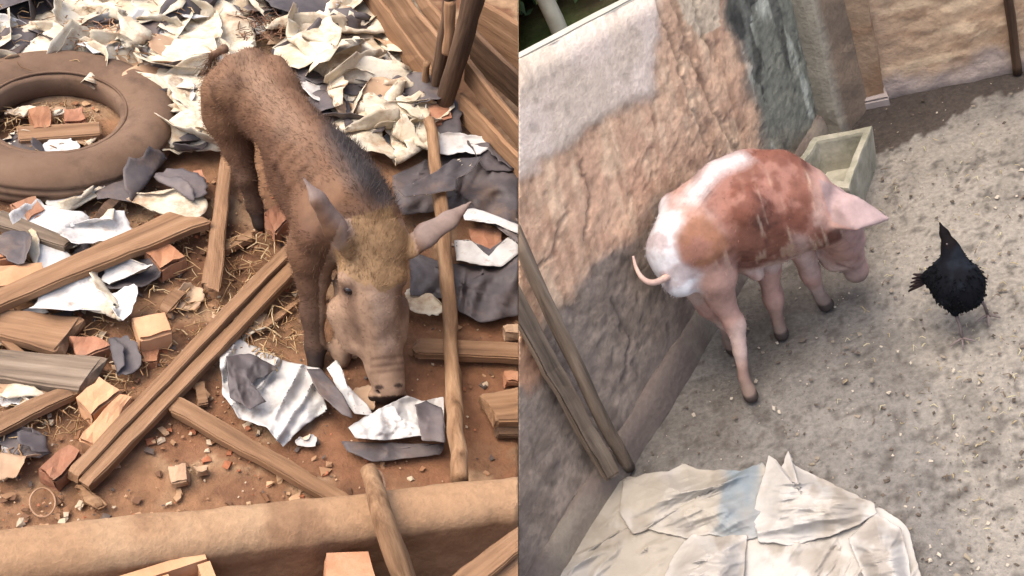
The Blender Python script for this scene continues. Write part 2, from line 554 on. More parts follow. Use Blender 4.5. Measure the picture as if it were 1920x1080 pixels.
def scrap(pl, pos, size, aspect, rot, ms, label, group, seed, folds=3, crumple=0.06, tilt=(0, 0), name='plastic_scrap', squash=1.0, lift=0.004):
    V, F = scrap_geo(size, aspect, seed, folds, crumple)
    V[:, 2] = np.sign(V[:, 2]) * np.abs(V[:, 2] / size) ** 1.15 * size * 0.62 * squash
    cx, sx, cy, sy = math.cos(tilt[0]), math.sin(tilt[0]), math.cos(tilt[1]), math.sin(tilt[1])
    V = V @ np.array([[1, 0, 0], [0, cx, -sx], [0, sx, cx]]).T
    V = V @ np.array([[cy, 0, sy], [0, 1, 0], [-sy, 0, cy]]).T
    c, s = math.cos(rot), math.sin(rot)
    V = V @ np.array([[c, -s, 0], [s, c, 0], [0, 0, 1]]).T
    V = V - np.array([V[:, 0].mean(), V[:, 1].mean(), np.quantile(V[:, 2], 0.06)]) + np.asarray(pos) + np.array([0, 0, lift])
    V[:, 2] = np.maximum(V[:, 2], 0.004 + 0.004 * np.abs(noise(V, 40, seed)))
    V2, F2, mi = two_sided(V, F, 0.0013)
    return mk(name, pl, V2, F2, None, label, 'plastic scrap', group, mats=list(ms), midx=mi)

def sheet(name, pl, poly, zfun, ms, label, cat, group=None, nt=90, nr=16, colfun=None, th=0.0011, ctr=None, rag=3.0, seed=1):
    """a sheet lying on things: photo outline poly, height zfun(u 0..1 from centre to edge, x, y)."""
    poly = np.asarray(poly, float)
    c = poly.mean(0) if ctr is None else np.asarray(ctr, float)
    segs = []
    per = np.linalg.norm(np.roll(poly, -1, 0) - poly, axis=1)
    cum = np.concatenate([[0], np.cumsum(per)])
    out = []
    for q in np.linspace(0, cum[-1], nt, endpoint=False):
        i = np.searchsorted(cum, q, 'right') - 1
        f = (q - cum[i]) / per[i]
        out.append(poly[i] * (1 - f) + poly[(i + 1) % len(poly)] * f)
    out = np.array(out)
    e3 = np.concatenate([out, np.zeros((nt, 1))], 1)
    out = out + rag * np.stack([fbm(e3, 0.06, seed), fbm(e3, 0.06, seed + 9)], 1)
    idx, F = polar(nt, nr)
    U = np.array([0.0] + [j / nr for i, j in idx[1:]])
    XY = np.array([c] + [c + (out[i] - c) * (j / nr) for i, j in idx[1:]])
    Z = zfun(U, XY[:, 0], XY[:, 1])
    V = np.array([pl.P(x, y, z) for (x, y), z in zip(XY, Z)])
    # outward (upward) winding
    a, b, d = V[F[0][0]], V[F[0][1]], V[F[0][2]]
    if np.cross(b - a, d - a)[2] < 0:
        F = [f[::-1] for f in F]
    V2, F2, mi = two_sided(V, F, th)
    col = None
    if colfun is not None:
        cc = colfun(XY[:, 0], XY[:, 1], V) * 0.50
        col = np.concatenate([cc, cc * 0.9])
    return mk(name, pl, V2, F2, ms[0], label, cat, group, mats=list(ms), midx=[min(i, len(ms) - 1) for i in mi], col=col)

# ---- organic bodies: smooth union of tapered limbs, surface by dual contouring
class Body:
    def __init__(s, lo, hi, h):
        s.lo, s.h = np.array(lo, float), h
        s.n = np.ceil((np.array(hi) - lo) / h).astype(int) + 1
        s.D = np.full(s.n, 1.0, np.float32)
    def _box(s, lo, hi):
        a = np.clip(np.floor((lo - s.lo) / s.h).astype(int), 0, s.n - 1)
        b = np.clip(np.ceil((hi - s.lo) / s.h).astype(int) + 1, 1, s.n)
        sl = tuple(slice(i, j) for i, j in zip(a, b))
        g = np.meshgrid(*[s.lo[k] + s.h * np.arange(a[k], b[k]) for k in range(3)], indexing='ij')
        return sl, np.stack(g, -1).astype(np.float32)
    def cone(s, a, b, ra, rb, k=0.03, flat=None, sub=False):
        a, b = np.asarray(a, float), np.asarray(b, float)
        r = max(ra, rb) + k + 0.02
        sl, P = s._box(np.minimum(a, b) - r, np.maximum(a, b) + r)
        ab = b - a
        t = np.clip(((P - a) @ ab) / max(ab @ ab, 1e-9), 0, 1)
        q = P - a - t[..., None] * ab
        if flat is not None:
            fd, ff = unit(flat[0]), flat[1]
            q = q + (q @ fd)[..., None] * fd * (ff - 1)
            d = np.linalg.norm(q, axis=-1) - (ra + (rb - ra) * t)
            d = d / (1 + (ff - 1) * 0.3)
        else:
            d = np.linalg.norm(q, axis=-1) - (ra + (rb - ra) * t)
        o = s.D[sl]
        if sub:
            d = -d
            hh = np.clip(0.5 - 0.5 * (o - d) / k, 0, 1)
            s.D[sl] = o * (1 - hh) + d * hh + k * hh * (1 - hh)
        else:
            hh = np.clip(0.5 + 0.5 * (o - d) / k, 0, 1)
            s.D[sl] = o * (1 - hh) + d * hh - k * hh * (1 - hh)
    def plate(s, tris, th, k=0.012):                 # thin flap of skin made of triangles
        A = np.array(tris).reshape(-1, 3)
        sl, P = s._box(A.min(0) - th - k - .02, A.max(0) + th + k + .02)
        best = np.full(P.shape[:-1], 9.0, np.float32)
        for a, b, c in tris:
            a, b, c = (np.asarray(q, float) for q in (a, b, c))
            n = unit(np.cross(b - a, c - a))
            def seg(p, q):
                t = np.clip(((P - p) @ (q - p)) / ((q - p) @ (q - p)), 0, 1)
                return np.linalg.norm(P - p - t[..., None] * (q - p), axis=-1)
            d = np.minimum(np.minimum(seg(a, b), seg(b, c)), seg(c, a))
            ins = True
            for p, q in ((a, b), (b, c), (c, a)):
                ins = ins & ((P - p) @ np.cross(n, q - p) >= 0)
            d = np.where(ins, np.abs((P - a) @ n), d)
            best = np.minimum(best, d)
        d = best - th
        o = s.D[sl]
        hh = np.clip(0.5 + 0.5 * (o - d) / k, 0, 1)
        s.D[sl] = o * (1 - hh) + d * hh - k * hh * (1 - hh)
    def chain(s, pts, rad, k=0.03, flat=None):
        for i in range(len(pts) - 1):
            s.cone(pts[i], pts[i + 1], rad[i], rad[i + 1], k, flat)
    def mesh(s, smooth=4):
        D = s.D
        nx, ny, nz = D.shape
        ins = D < 0
        cnt = np.zeros((nx - 1, ny - 1, nz - 1), np.int8)
        acc = np.zeros((nx - 1, ny - 1, nz - 1, 3), np.float32)
        for axis in range(3):
            sa = [slice(None)] * 3; sb = [slice(None)] * 3
            sa[axis] = slice(0, -1); sb[axis] = slice(1, None)
            A, B = D[tuple(sa)], D[tuple(sb)]
            X = (A < 0) != (B < 0)
            T = np.where(X, A / np.where(X, A - B, 1), 0).astype(np.float32)
            o1, o2 = [k for k in range(3) if k != axis]
            for i in (0, 1):
                for j in (0, 1):
                    sl = [slice(None)] * 3
                    sl[o1] = slice(i, D.shape[o1] - 1 + i); sl[o2] = slice(j, D.shape[o2] - 1 + j)
                    x, t = X[tuple(sl)], T[tuple(sl)]
                    cnt += x
                    acc[..., axis] += t * x
                    acc[..., o1] += i * x
                    acc[..., o2] += j * x
        act = cnt > 0
        ids = np.full(act.shape, -1, np.int64)
        ids[act] = np.arange(act.sum())
        cell = np.argwhere(act)
        V = (cell + acc[act] / cnt[act][:, None]) * s.h + s.lo
        F = []
        for axis in range(3):
            sa = [slice(1, -1)] * 3; sb = [slice(1, -1)] * 3
            sa[axis] = slice(0, -1); sb[axis] = slice(1, None)
            A, B = ins[tuple(sa)], ins[tuple(sb)]
            e = np.argwhere(A != B)
            if len(e) == 0: continue
            flip = A[tuple(e.T)]
            o1, o2 = (axis + 1) % 3, (axis + 2) % 3
            base = e.copy()
            base[:, o1] += 1; base[:, o2] += 1
            q = []
            for i, j in ((0, 0), (1, 0), (1, 1), (0, 1)):
                c = base.copy(); c[:, o1] -= 1 - i; c[:, o2] -= 1 - j
                q.append(ids[tuple(c.T)])
            Q = np.stack(q, 1)
            Q[~flip] = Q[~flip][:, ::-1]
            F.append(Q)
        F = np.concatenate(F)
        F = F[(F >= 0).all(1)]
        E = np.concatenate([F[:, [0, 1]], F[:, [1, 2]], F[:, [2, 3]], F[:, [3, 0]]])
        for it in range(smooth):
            a = np.zeros_like(V); c = np.zeros(len(V))
            np.add.at(a, E[:, 0], V[E[:, 1]]); np.add.at(c, E[:, 0], 1)
            np.add.at(a, E[:, 1], V[E[:, 0]]); np.add.at(c, E[:, 1], 1)
            V = V + 0.5 * (a / np.maximum(c, 1)[:, None] - V)
        return V, F

def vnormals(V, F):
    fn = np.cross(V[F[:, 2]] - V[F[:, 0]], V[F[:, 3]] - V[F[:, 1]])
    n = np.zeros_like(V)
    for j in range(4): np.add.at(n, F[:, j], fn)
    return n / np.maximum(np.linalg.norm(n, axis=1, keepdims=True), 1e-9)

def strands(V, Nn, col, sel, n, length, lean, width=0.0012, seed=0, var=0.25, jit=0.25):
    rg = np.random.default_rng(seed)
    ids = rg.choice(np.where(sel)[0], n)
    p, nm = V[ids] + rg.normal(0, 0.002, (n, 3)), Nn[ids]
    ln = length[ids] * rg.uniform(0.6, 1.25, n) if not np.isscalar(length) else length * rg.uniform(0.6, 1.25, n)
    ld = lean[ids] if np.ndim(lean) == 2 else np.tile(lean, (n, 1))
    ld = ld - (ld * nm).sum(1, keepdims=True) * nm
    ld /= np.maximum(np.linalg.norm(ld, axis=1, keepdims=True), 1e-6)
    d1 = nm * 0.45 + ld * 0.9 + rg.normal(0, jit, (n, 3))
    d1 /= np.linalg.norm(d1, axis=1, keepdims=True)
    d2 = d1 + ld * 0.5 - nm * 0.15 + rg.normal(0, jit * 0.5, (n, 3)); d2 /= np.linalg.norm(d2, axis=1, keepdims=True)
    sd_ = np.cross(d1, nm + rg.normal(0, 0.4, (n, 3))); sd_ /= np.maximum(np.linalg.norm(sd_, axis=1, keepdims=True), 1e-6)
    wd = sd_ * width * 0.5
    a, b = p - wd - nm * 0.002, p + wd - nm * 0.002
    m = p + d1 * (ln * 0.55)[:, None]
    t = m + d2 * (ln * 0.45)[:, None]
    VV = np.stack([a, b, m - wd * 0.7, m + wd * 0.7, t], 1).reshape(-1, 3)
    base = np.arange(n)[:, None] * 5
    F4 = base + np.array([[0, 1, 3, 2]])
    F3 = base + np.array([[2, 3, 4]])
    cc = np.repeat(col[ids] * rg.uniform(1 - var, 1 + var, (n, 1)), 5, 0)
    return VV, [tuple(f) for f in F4] + [tuple(f) for f in F3], cc

def shards(pts, sizes, cols, seed=0, flat=0.4, elong=1.6):
    """many small chips as one mesh: irregular flattened boxes."""
    rg = np.random.default_rng(seed)
    n = len(pts)
    cube = np.array([[x, y, z] for z in (-0.5, 0.5) for y in (-0.5, 0.5) for x in (-0.5, 0.5)])
    Q = np.tile(cube, (n, 1, 1)) * (1 + rg.uniform(-0.6, 0.6, (n, 8, 3)))
    Q[:, :, 0] *= (sizes * rg.uniform(1, elong, n))[:, None]
    Q[:, :, 1] *= sizes[:, None]
    Q[:, :, 2] *= (sizes * flat)[:, None]
    a, b = rg.uniform(0, 6.28, n), rg.normal(0, 0.25, n)
    ca, sa = np.cos(a)[:, None], np.sin(a)[:, None]
    cb, sb = np.cos(b)[:, None], np.sin(b)[:, None]
    x, y, z = Q[..., 0], Q[..., 1], Q[..., 2]
    x, z = x * cb - z * sb, x * sb + z * cb
    x, y = x * ca - y * sa, x * sa + y * ca
    V = np.stack([x, y, z], -1) + pts[:, None, :]
    f = np.array([[0, 2, 3, 1], [4, 5, 7, 6], [0, 1, 5, 4], [2, 6, 7, 3], [0, 4, 6, 2], [1, 3, 7, 5]])
    F = (np.arange(n)[:, None, None] * 8 + f[None]).reshape(-1, 4)
    return V.reshape(-1, 3), F, np.repeat(cols, 8, 0)

def grid_sheet(pl, x0, x1, y0, y1, st, zf, depth):
    xs, ys = np.arange(x0, x1 + st / 2, st), np.arange(y0, y1 + st / 2, st)
    X, Y = np.meshgrid(xs, ys, indexing='xy')
    V = np.stack([X.ravel(), Y.ravel(), np.zeros(X.size)], 1)
    V[:, 2] = zf(V)
    nx, ny = len(xs), len(ys)
    i = np.arange(nx - 1)[None, :] + np.arange(ny - 1)[:, None] * nx
    F = np.stack([i, i + 1, i + 1 + nx, i + nx], -1).reshape(-1, 4)
    # bottom corners and sides make the ground a solid body
    k = len(V)
    bord = list(range(nx)) + [nx - 1 + nx * j for j in range(1, ny)] + [nx * (ny - 1) + q for q in range(nx - 2, -1, -1)] + [nx * j for j in range(ny - 2, 0, -1)]
    low = V[bord].copy(); low[:, 2] = -depth
    V = np.concatenate([V, low])
    nb = len(bord)
    Fs = [tuple(f) for f in F]
    for q in range(nb):
        r = (q + 1) % nb
        Fs.append((bord[q], k + q, k + r, bord[r]))
    Fs.append(tuple(k + q for q in range(nb))[::-1])
    return V, Fs

# ================================================================== LEFT YARD: ground
def zl(V):
    z = 0.010 * fbm(V, 3.0, 3, 4) + 0.006 * fbm(V, 22, 8, 3) - 0.006
    return np.minimum(z, 0.004)

V, F = grid_sheet(L, -2.6, 1.2, 0.7, 5.6, 0.0125, zl, 0.9)
x, y = L.px(V)
q = np.stack([x, y, 0 * x], 1)
col = np.tile(lin(148, 104, 74), (len(V), 1))
col = mixc(col, lin(122, 82, 58), sstep(-0.05, 0.3, fbm(V, 2.2, 5)))
col = mixc(col, lin(172, 132, 98), sstep(0.02, 0.32, fbm(V, 7, 15)) * 0.8)
col = mixc(col, lin(110, 72, 52), sstep(0.1, 0.35, fbm(V, 18, 25)) * 0.6)
rd = in_poly(x + 60 * fbm(q, 0.02, 4), y + 60 * fbm(q, 0.02, 5), [(760, 540), (980, 590), (980, 900), (600, 900), (260, 830), (360, 700), (520, 830)])
col = mixc(col, lin(132, 86, 60), rd * 0.75)
mk('ground', L, V, F, M_earth, 'bare reddish brown earth of the littered yard', None, kind='structure', col=col * np.array([.76, .88, .98]))

# ---- parapet along the front of the yard
a0, a1 = L.P(-260, 1004, 0.27), L.P(1100, 868, 0.27)
b0 = L.P(-260, 1090, 0.27)
dirv = unit(a1 - a0)
nrm = np.array([dirv[1], -dirv[0], 0])       # towards the camera
wid = 0.098
prof = [(0, -0.3), (0, 0.10), (0.0, 0.235), (0.010, 0.258), (0.028, 0.268), (0.05, 0.27), (0.075, 0.266), (0.092, 0.254), (0.102, 0.235), (0.104, 0.20), (0.102, 0.15), (0.105, 0.09), (0.108, 0.0), (0.108, -0.3)]
pr = []
for (q0, q1) in zip(prof[:-1], prof[1:]):
    k = max(1, int(math.hypot(q1[0] - q0[0], q1[1] - q0[1]) / 0.012))
    pr += [(q0[0] + (q1[0] - q0[0]) * t / k, q0[1] + (q1[1] - q0[1]) * t / k) for t in range(k)]
pr.append(prof[-1])
ln = np.linalg.norm(a1 - a0)
nl = int(ln / 0.012)
V, F = [], []
for i in range(nl + 1):
    for (o, z) in pr:
        p = a0 + dirv * ln * i / nl + nrm * o
        V.append((p[0], p[1], z))
V = np.array(V); npf = len(pr)
zt = sstep(0.2, 0.26, V[:, 2])
V += nrm[None] * (0.016 * fbm(V, 5, 41, 4) + 0.007 * fbm(V, 24, 42, 3))[:, None] * (1 - 0.4 * zt)[:, None]
V[:, 2] += zt * (0.012 * fbm(V, 4, 43, 4) + 0.004 * fbm(V, 30, 44, 3))
V[:, 2] -= zt * 0.02 * sstep(0.16, 0.4, fbm(V, 6, 47)) * sstep(0.05, 0.09, (V - a0) @ nrm)
for i in range(nl):
    for j in range(npf - 1):
        F.append((i * npf + j, i * npf + j + 1, (i + 1) * npf + j + 1, (i + 1) * npf + j))
    F.append((i * npf + npf - 1, i * npf, (i + 1) * npf, (i + 1) * npf + npf - 1))
F.append(tuple(range(npf))[::-1]); F.append(tuple(nl * npf + q for q in range(npf)))
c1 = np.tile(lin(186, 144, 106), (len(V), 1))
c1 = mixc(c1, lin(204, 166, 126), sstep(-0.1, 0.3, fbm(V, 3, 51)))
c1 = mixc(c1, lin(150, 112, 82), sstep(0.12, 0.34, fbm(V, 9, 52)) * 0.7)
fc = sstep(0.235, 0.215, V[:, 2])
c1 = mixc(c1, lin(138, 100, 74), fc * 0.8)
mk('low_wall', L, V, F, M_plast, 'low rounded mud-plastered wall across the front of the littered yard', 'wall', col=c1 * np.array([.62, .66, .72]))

# ---- fence on the right of the yard
fa, fb = L.P(703, 60), L.P(972, 338)
fn = unit([fb[1] - fa[1], fa[0] - fb[0], 0])
if fn[1] > 0: fn = -fn                        # towards the yard
fence = emp('board_fence', L, L.P(832, 200), 'wooden fence of rough boards nailed to a thick dark post, right of the yard', 'fence')
def fboard(pix, off, th=0.022, m=M_wood, label=None):
    s = -off if fn @ unit([fb[1] - fa[1], fa[0] - fb[0], 0]) < 0 else off
    c = [L.on(x, y, fa, fb, s) for x, y in pix]
    V, F, ex = slab_geo(c, -fn * th, nx=14, ny=3, nz=2, amp=0.005, rnd=0.004, ends=0.01)
    return mk('board', L, V, F, m, label, parent=fence, smooth=False, xaxis=ex)
fboard([(660, -72), (836, 166), (794, 184), (655, -38)], 0.03, label='wide board at the left end of the fence')
fboard([(716, -60), (862, 118), (832, 168), (672, -58)], 0.03)
fboard([(770, -30), (870, 96), (858, 128), (748, -34)], 0.0)
fboard([(868, 108), (1010, 286), (1010, 338), (868, 152)], 0.0)
fboard([(858, 172), (1010, 330), (1010, 376), (858, 228)], 0.03)
fboard([(880, -10), (1010, 66), (1010, 168), (880, 70)], -0.25, m=M_brickr and M_wood)
fboard([(880, 48), (1010, 176), (1010, 240), (880, 120)], -0.16, m=M_woodd)
def fpost(p0, p1, r, m, off=0.0, label=None):
    s = -off if fn @ unit([fb[1] - fa[1], fa[0] - fb[0], 0]) < 0 else off
    A = L.on(*p0, fa, fb, s); B = L.on(*p1, fa, fb, s)
    B[2] = max(B[2], -0.02)
    pole('post', L, [A, (A + B) / 2 + np.array([0.004, 0, 0]), B], r, m, label, parent=fence, k=14, wob=0.010)
fpost((902, -60), (822, 238), 0.034, M_woodd, 0.055, 'thick dark fence post')
fpost((846, -30), (812, 190), 0.022, M_woodd, 0.05)
fpost((842, 2), (838, 100), 0.018, M_wood, 0.06)
fpost((802, 116), (784, 232), 0.014, M_log, 0.075, 'short pale stake beside the post')
slab('broken_brick', L, [(803, 196), (838, 190), (850, 222), (806, 228)], 0.07, 0.07, M_brickr, 'broken red brick wedged at the foot of the dark fence post', 'brick', nx=4, ny=4, nz=4, amp=0.008, rnd=0.008)

# ---- tyre
tc0 = np.array([-1.055, 2.675, 0.0])
prof = [(0.190, 0.012), (0.184, 0.05), (0.186, 0.088), (0.194, 0.100), (0.204, 0.099), (0.212, 0.106), (0.232, 0.124), (0.262, 0.128), (0.290, 0.122), (0.312, 0.108), (0.326, 0.090), (0.330, 0.080), (0.325, 0.076), (0.326, 0.071), (0.334, 0.066), (0.336, 0.055), (0.330, 0.051), (0.331, 0.046), (0.336, 0.041), (0.335, 0.028), (0.322, 0.004), (0.26, -0.012), (0.20, -0.004)]
nt_ = 120
V, F = [], []
pp = np.array([prof[i % len(prof)] for i in range(len(prof))])
for i in range(nt_):
    a = 2 * math.pi * i / nt_
    for r, z in prof:
        V.append((tc0[0] + (r * 1.06 if r > .22 else r) * math.cos(a), tc0[1] + (r * 1.06 if r > .22 else r) * math.sin(a), z))
V = np.array(V); k = len(prof)
V[:, 2] = V[:, 2] * 0.84 - 0.004
V[:, 2] += (0.010 * noise(V, 3, 61) + 0.003 * fbm(V, 25, 62)) * sstep(0.0, 0.08, V[:, 2])
for i in range(nt_):
    for j in range(k):
        F.append((i * k + j, ((i + 1) % nt_) * k + j, ((i + 1) % nt_) * k + (j + 1) % k, i * k + (j + 1) % k))
tyre = mk('car_tyre', L, V, F[:], M_tyre, 'old dust-covered car tyre lying flat among the litter', 'tyre')
V, F = tube_geo([tc0 + np.array([0.206 * math.cos(a), 0.206 * math.sin(a), 0.082]) for a in np.linspace(0, 2 * math.pi, 90)], 0.0045, 6)
mk('bead_ring', L, V, F, M_tyre, parent=tyre)

# ---- planks (photo corners: start-left, end-left, end-right, start-right)
PL_ = 'planks and boards strewn over the yard'
def plank(pix, z, th, label, m=M_wood, name='plank', **kw):
    kw.setdefault('nx', 16); kw.setdefault('amp', 0.0045); kw.setdefault('ends', 0.02); kw.setdefault('ny', 5); kw.setdefault('rnd', 0.004)
    return slab(name, L, pix, z, th, m, label, name.split('_')[-1], PL_, **kw)
P1 = emp('split_plank', L, L.P(345, 690), 'long split plank running from the lower left to under the pig', 'plank', PL_)
for pix, dz, lb in (([(122, 886), (548, 444), (560, 462), (146, 896)], 0.0, None), ([(148, 897), (562, 464), (574, 486), (168, 912)], -0.004, 'narrower strip of the split plank')):
    V, F, ex = slab_geo([L.P(*pix[0], 0.05 + dz), L.P(*pix[1], 0.072 + dz), L.P(*pix[2], 0.072 + dz), L.P(*pix[3], 0.05 + dz)], (0, 0, -0.03), nx=22, ny=3, nz=3, amp=0.0035, ends=0.012)
    mk('strip', L, V, F, M_wood, lb, parent=P1, smooth=False, xaxis=ex)
plank([(-60, 566), (322, 396), (398, 414), (-60, 600)], 0.075, 0.03, 'long tapering plank crossing the left edge below the tyre')
plank([(414, 284), (378, 540), (414, 546), (434, 306)], 0.055, 0.022, 'narrow nailed board lying lengthwise left of the boar')
plank([(-50, 572), (152, 590), (104, 660), (-50, 612)], 0.05, 0.03, 'short wide board at the left edge, end cut square', nx=8, ny=4)
plank([(-50, 648), (196, 668), (148, 732), (-50, 700)], 0.05, 0.032, 'grey-brown board at the left edge below the short wide one', m=M_woodg, nx=9, ny=4)
plank([(-40, 790), (126, 722), (140, 742), (-40, 832)], 0.04, 0.024, 'thin reddish plank slanting at the lower left edge')
plank([(334, 738), (672, 936), (640, 950), (314, 766)], 0.045, 0.026, 'plank sloping down to the low wall in the bottom middle', nx=16)
plank([(782, 636), (1000, 642), (1000, 674), (782, 664)], 0.045, 0.03, 'board lying level on bare earth right of the snout')
plank([(900, 738), (1000, 722), (1000, 790), (936, 792)], 0.05, 0.04, 'thick broken board end at the right edge above the wall', nx=6, ny=4)
plank([(930, 795), (1000, 800), (1000, 816), (934, 812)], 0.03, 0.02, 'thin board end half under the earth at the right edge', nx=6, m=M_woodd)
plank([(0, 392), (138, 444), (122, 462), (-20, 418)], 0.06, 0.025, 'short stick-like batten below the tyre at the left', m=M_woodg, nx=8)
plank([(212, 362), (226, 370), (186, 420), (172, 410)], 0.06, 0.02, 'small dark batten pointing out from under plastic beside the tyre', m=M_woodd, nx=6)
plank([(330, 536), (350, 546), (312, 588), (296, 580)], 0.03, 0.016, 'short sliver of board beside the square clay brick', nx=5)
plank([(363, 712), (384, 710), (391, 752), (372, 756)], 0.03, 0.016, 'tiny batten end below the long split plank', nx=4)
plank([(284, 768), (292, 774), (242, 838), (218, 838)], 0.03, 0.018, 'curved splinter of board along the lower side of the split plank', nx=8)
plank([(415, 452), (470, 428), (474, 444), (420, 470)], 0.03, 0.02, 'small board end under the narrow board by the hind foot', nx=5)
plank([(142, 908), (152, 908), (196, 950), (186, 954)], 0.02, 0.012, 'thin peeled stick beside the wall at the lower left', nx=6, m=M_log)
plank([(60, 690), (0, 640), (10, 632), (76, 682)], 0.03, 0.012, 'narrow lath sticking out under the grey-brown board', nx=5)
plank([(480, 610), (560, 560), (566, 566), (488, 622)], 0.02, 0.01, 'thin lath in the straw behind the front leg', nx=6)
slat = pole('rough_slat', L, [L.P(806, 228, 0.10), L.P(830, 420, 0.085), L.P(842, 600, 0.075), L.P(850, 720, 0.07), L.P(862, 900, 0.20)], [0.019, 0.022, 0.021, 0.022, 0.020], M_log, 'long rough round-edged slat running from the fence post to the low wall', 'slat', wob=0.012, k=26)

# ---- bricks and clay pieces
BR = 'bricks and broken clay pieces lying in the yard'
def brick(pix, z, th, label, m=M_brick, **kw):
    kw.setdefault('nx', 6); kw.setdefault('ny', 5); kw.setdefault('nz', 4); kw.setdefault('amp', 0.010); kw.setdefault('rnd', 0.010); kw.setdefault('nsc', 26.0)
    return slab('clay_brick', L, pix, z, th, m, label, 'brick', BR, **kw)
brick([(246, 594), (308, 582), (322, 620), (262, 636)], 0.07, 0.075, 'square clay brick beside the long split plank', M_brickn, amp=0.004)
brick([(140, 742), (188, 706), (226, 730), (174, 776)], 0.06, 0.065, 'rounded half brick between grey-brown board and split plank', M_brickn, rnd=0.014)
brick([(270, 470), (314, 452), (350, 478), (300, 504)], 0.06, 0.06, 'rounded clay lump under the long tapering plank', rnd=0.018, amp=0.01)
brick([(128, 630), (176, 634), (206, 650), (146, 666)], 0.04, 0.04, 'flat red brick piece among boards at the left', M_brickr)
brick([(148, 826), (226, 736), (248, 744), (186, 838)], 0.05, 0.05, 'long orange brick lying against the split plank', M_brickn, nx=7)
brick([(72, 872), (128, 826), (154, 842), (104, 900)], 0.055, 0.06, 'rounded red brick at the low end of the split plank', M_brickr, rnd=0.02)
brick([(-30, 502), (76, 490), (88, 528), (-30, 540)], 0.06, 0.06, 'orange brick with yellowish end at the left edge', M_brickn)
brick([(20, 380), (64, 366), (86, 392), (52, 416)], 0.06, 0.06, 'pale red brick piece just below the tyre', M_brickr)
brick([(-30, 448), (18, 446), (22, 486), (-30, 490)], 0.05, 0.05, 'dusty brick piece at the left edge under the batten')
brick([(496, 402), (526, 374), (546, 410), (518, 440)], 0.06, 0.06, 'broken red brick behind the front leg of the boar', M_brickr)
brick([(362, 326), (380, 322), (386, 342), (366, 348)], 0.045, 0.05, 'small orange brick chip by dark plastic near the hind leg', M_brickr)
brick([(118, 200), (152, 196), (160, 222), (122, 226)], 0.05, 0.05, 'brick piece lying inside the tyre', M_brickr)
brick([(52, 205), (92, 198), (96, 236), (60, 240)], 0.05, 0.05, 'dusty pale brick lying inside the tyre')
brick([(300, 640), (264, 650), (270, 676), (296, 672)], 0.03, 0.035, 'small clay shard below the square brick')
brick([(318, 876), (350, 868), (352, 902), (322, 908)], 0.025, 0.03, 'flat round-edged stone on bare earth near the low wall', M_tan, rnd=0.012)
brick([(362, 872), (392, 870), (388, 884), (366, 892)], 0.02, 0.022, 'pale clay chip on bare earth near the low wall', M_tan)
brick([(945, 616), (975, 612), (974, 632), (950, 632)], 0.03, 0.03, 'pale stone at the right edge above the level board', M_tan)
brick([(945, 700), (985, 694), (985, 718), (955, 718)], 0.03, 0.03, 'clay chip at the right edge above the thick board end', M_brick)
brick([(880, 424), (940, 418), (944, 466), (884, 470)], 0.03, 0.035, 'broken clay slab inside the torn opening of dark plastic', M_brickr, amp=0.012)
slab('wood_batten', L, [(30, 236), (188, 226), (190, 250), (34, 262)], 0.045, 0.03, M_wood, 'short batten lying inside the tyre', 'batten', PL_, nx=8)

# ---- things on the near side of the low wall
hb = emp('hollow_block', L, L.P(330, 1130), 'orange hollow clay block standing upright in front of the low wall', 'block')
top = [L.P(205, 1086, 0.235), L.P(384, 1028, 0.235), L.P(424, 1128, 0.235), L.P(250, 1190, 0.235)]
def bil(u, v): return (1 - v) * ((1 - u) * top[0] + u * top[1]) + v * ((1 - u) * top[3] + u * top[2])
walls = [((0, 1), (0, 0.2)), ((0, 1), (0.8, 1)), ((0, 0.14), (0.2, 0.8)), ((0.86, 1), (0.2, 0.8)), ((0.44, 0.56), (0.2, 0.8))]
for (u0, u1), (v0, v1) in walls:
    V, F, ex = slab_geo([bil(u0, v0), bil(u1, v0), bil(u1, v1), bil(u0, v1)], (0, 0, -0.24), nx=5, ny=3, nz=3, amp=0.002, rnd=0.003)
    mk('web', L, V, F, M_brickn, parent=hb, smooth=False, xaxis=ex)
slab('clay_block', L, [(612, 1036), (690, 1034), (712, 1100), (606, 1104)], 0.235, 0.24, M_brick, 'plain clay block upright against the low wall beside the leaning stake', 'block', nx=5, ny=4, nz=4, amp=0.004)
stake = pole('leaning_stake', L, [L.P(690, 880, 0.30), L.P(722, 985, 0.29), L.P(775, 1130, 0.16), L.P(800, 1230, 0.0)], [0.018, 0.024, 0.026, 0.026], M_log, 'stripped wooden stake leaning over the low wall, wire looped round its top', 'stake', wob=0.008, k=18)
ring = [L.P(706 + 15 * math.cos(t), 915 + 32 * math.sin(t), 0.302 + 0.006 * math.sin(2 * t)) for t in np.linspace(0, 2 * math.pi, 26)]
V, F = tube_geo(ring, 0.0035, 6, cap=False)
mk('wire_loop', L, V, F, M_wire, 'rusty wire loop around the stake at the low wall', 'wire')
plank([(838, 1085), (1000, 962), (1000, 1016), (900, 1092)], 0.28, 0.025, 'upper of two boards slanting against the wall in the lower right corner')
plank([(905, 1092), (1000, 1022), (1000, 1080), (980, 1100)], 0.25, 0.025, 'lower of two boards slanting against the wall in the lower right corner', nx=8)
for (px, py, rx, ry, lb) in ((80, 942, 24, 27, 'thin wire ring lying on earth by the low wall'), (165, 878, 30, 26, 'thin wire ring half under the split plank')):
    pts = [L.P(px + rx * math.cos(t), py + ry * math.sin(t), 0.010 + 0.004 * math.sin(t * 2)) for t in np.linspace(0, 2 * math.pi, 30)]
    V, F = tube_geo(pts, 0.0022, 5, cap=False)
    mk('wire_ring', L, V, F, M_wire, lb, 'wire')

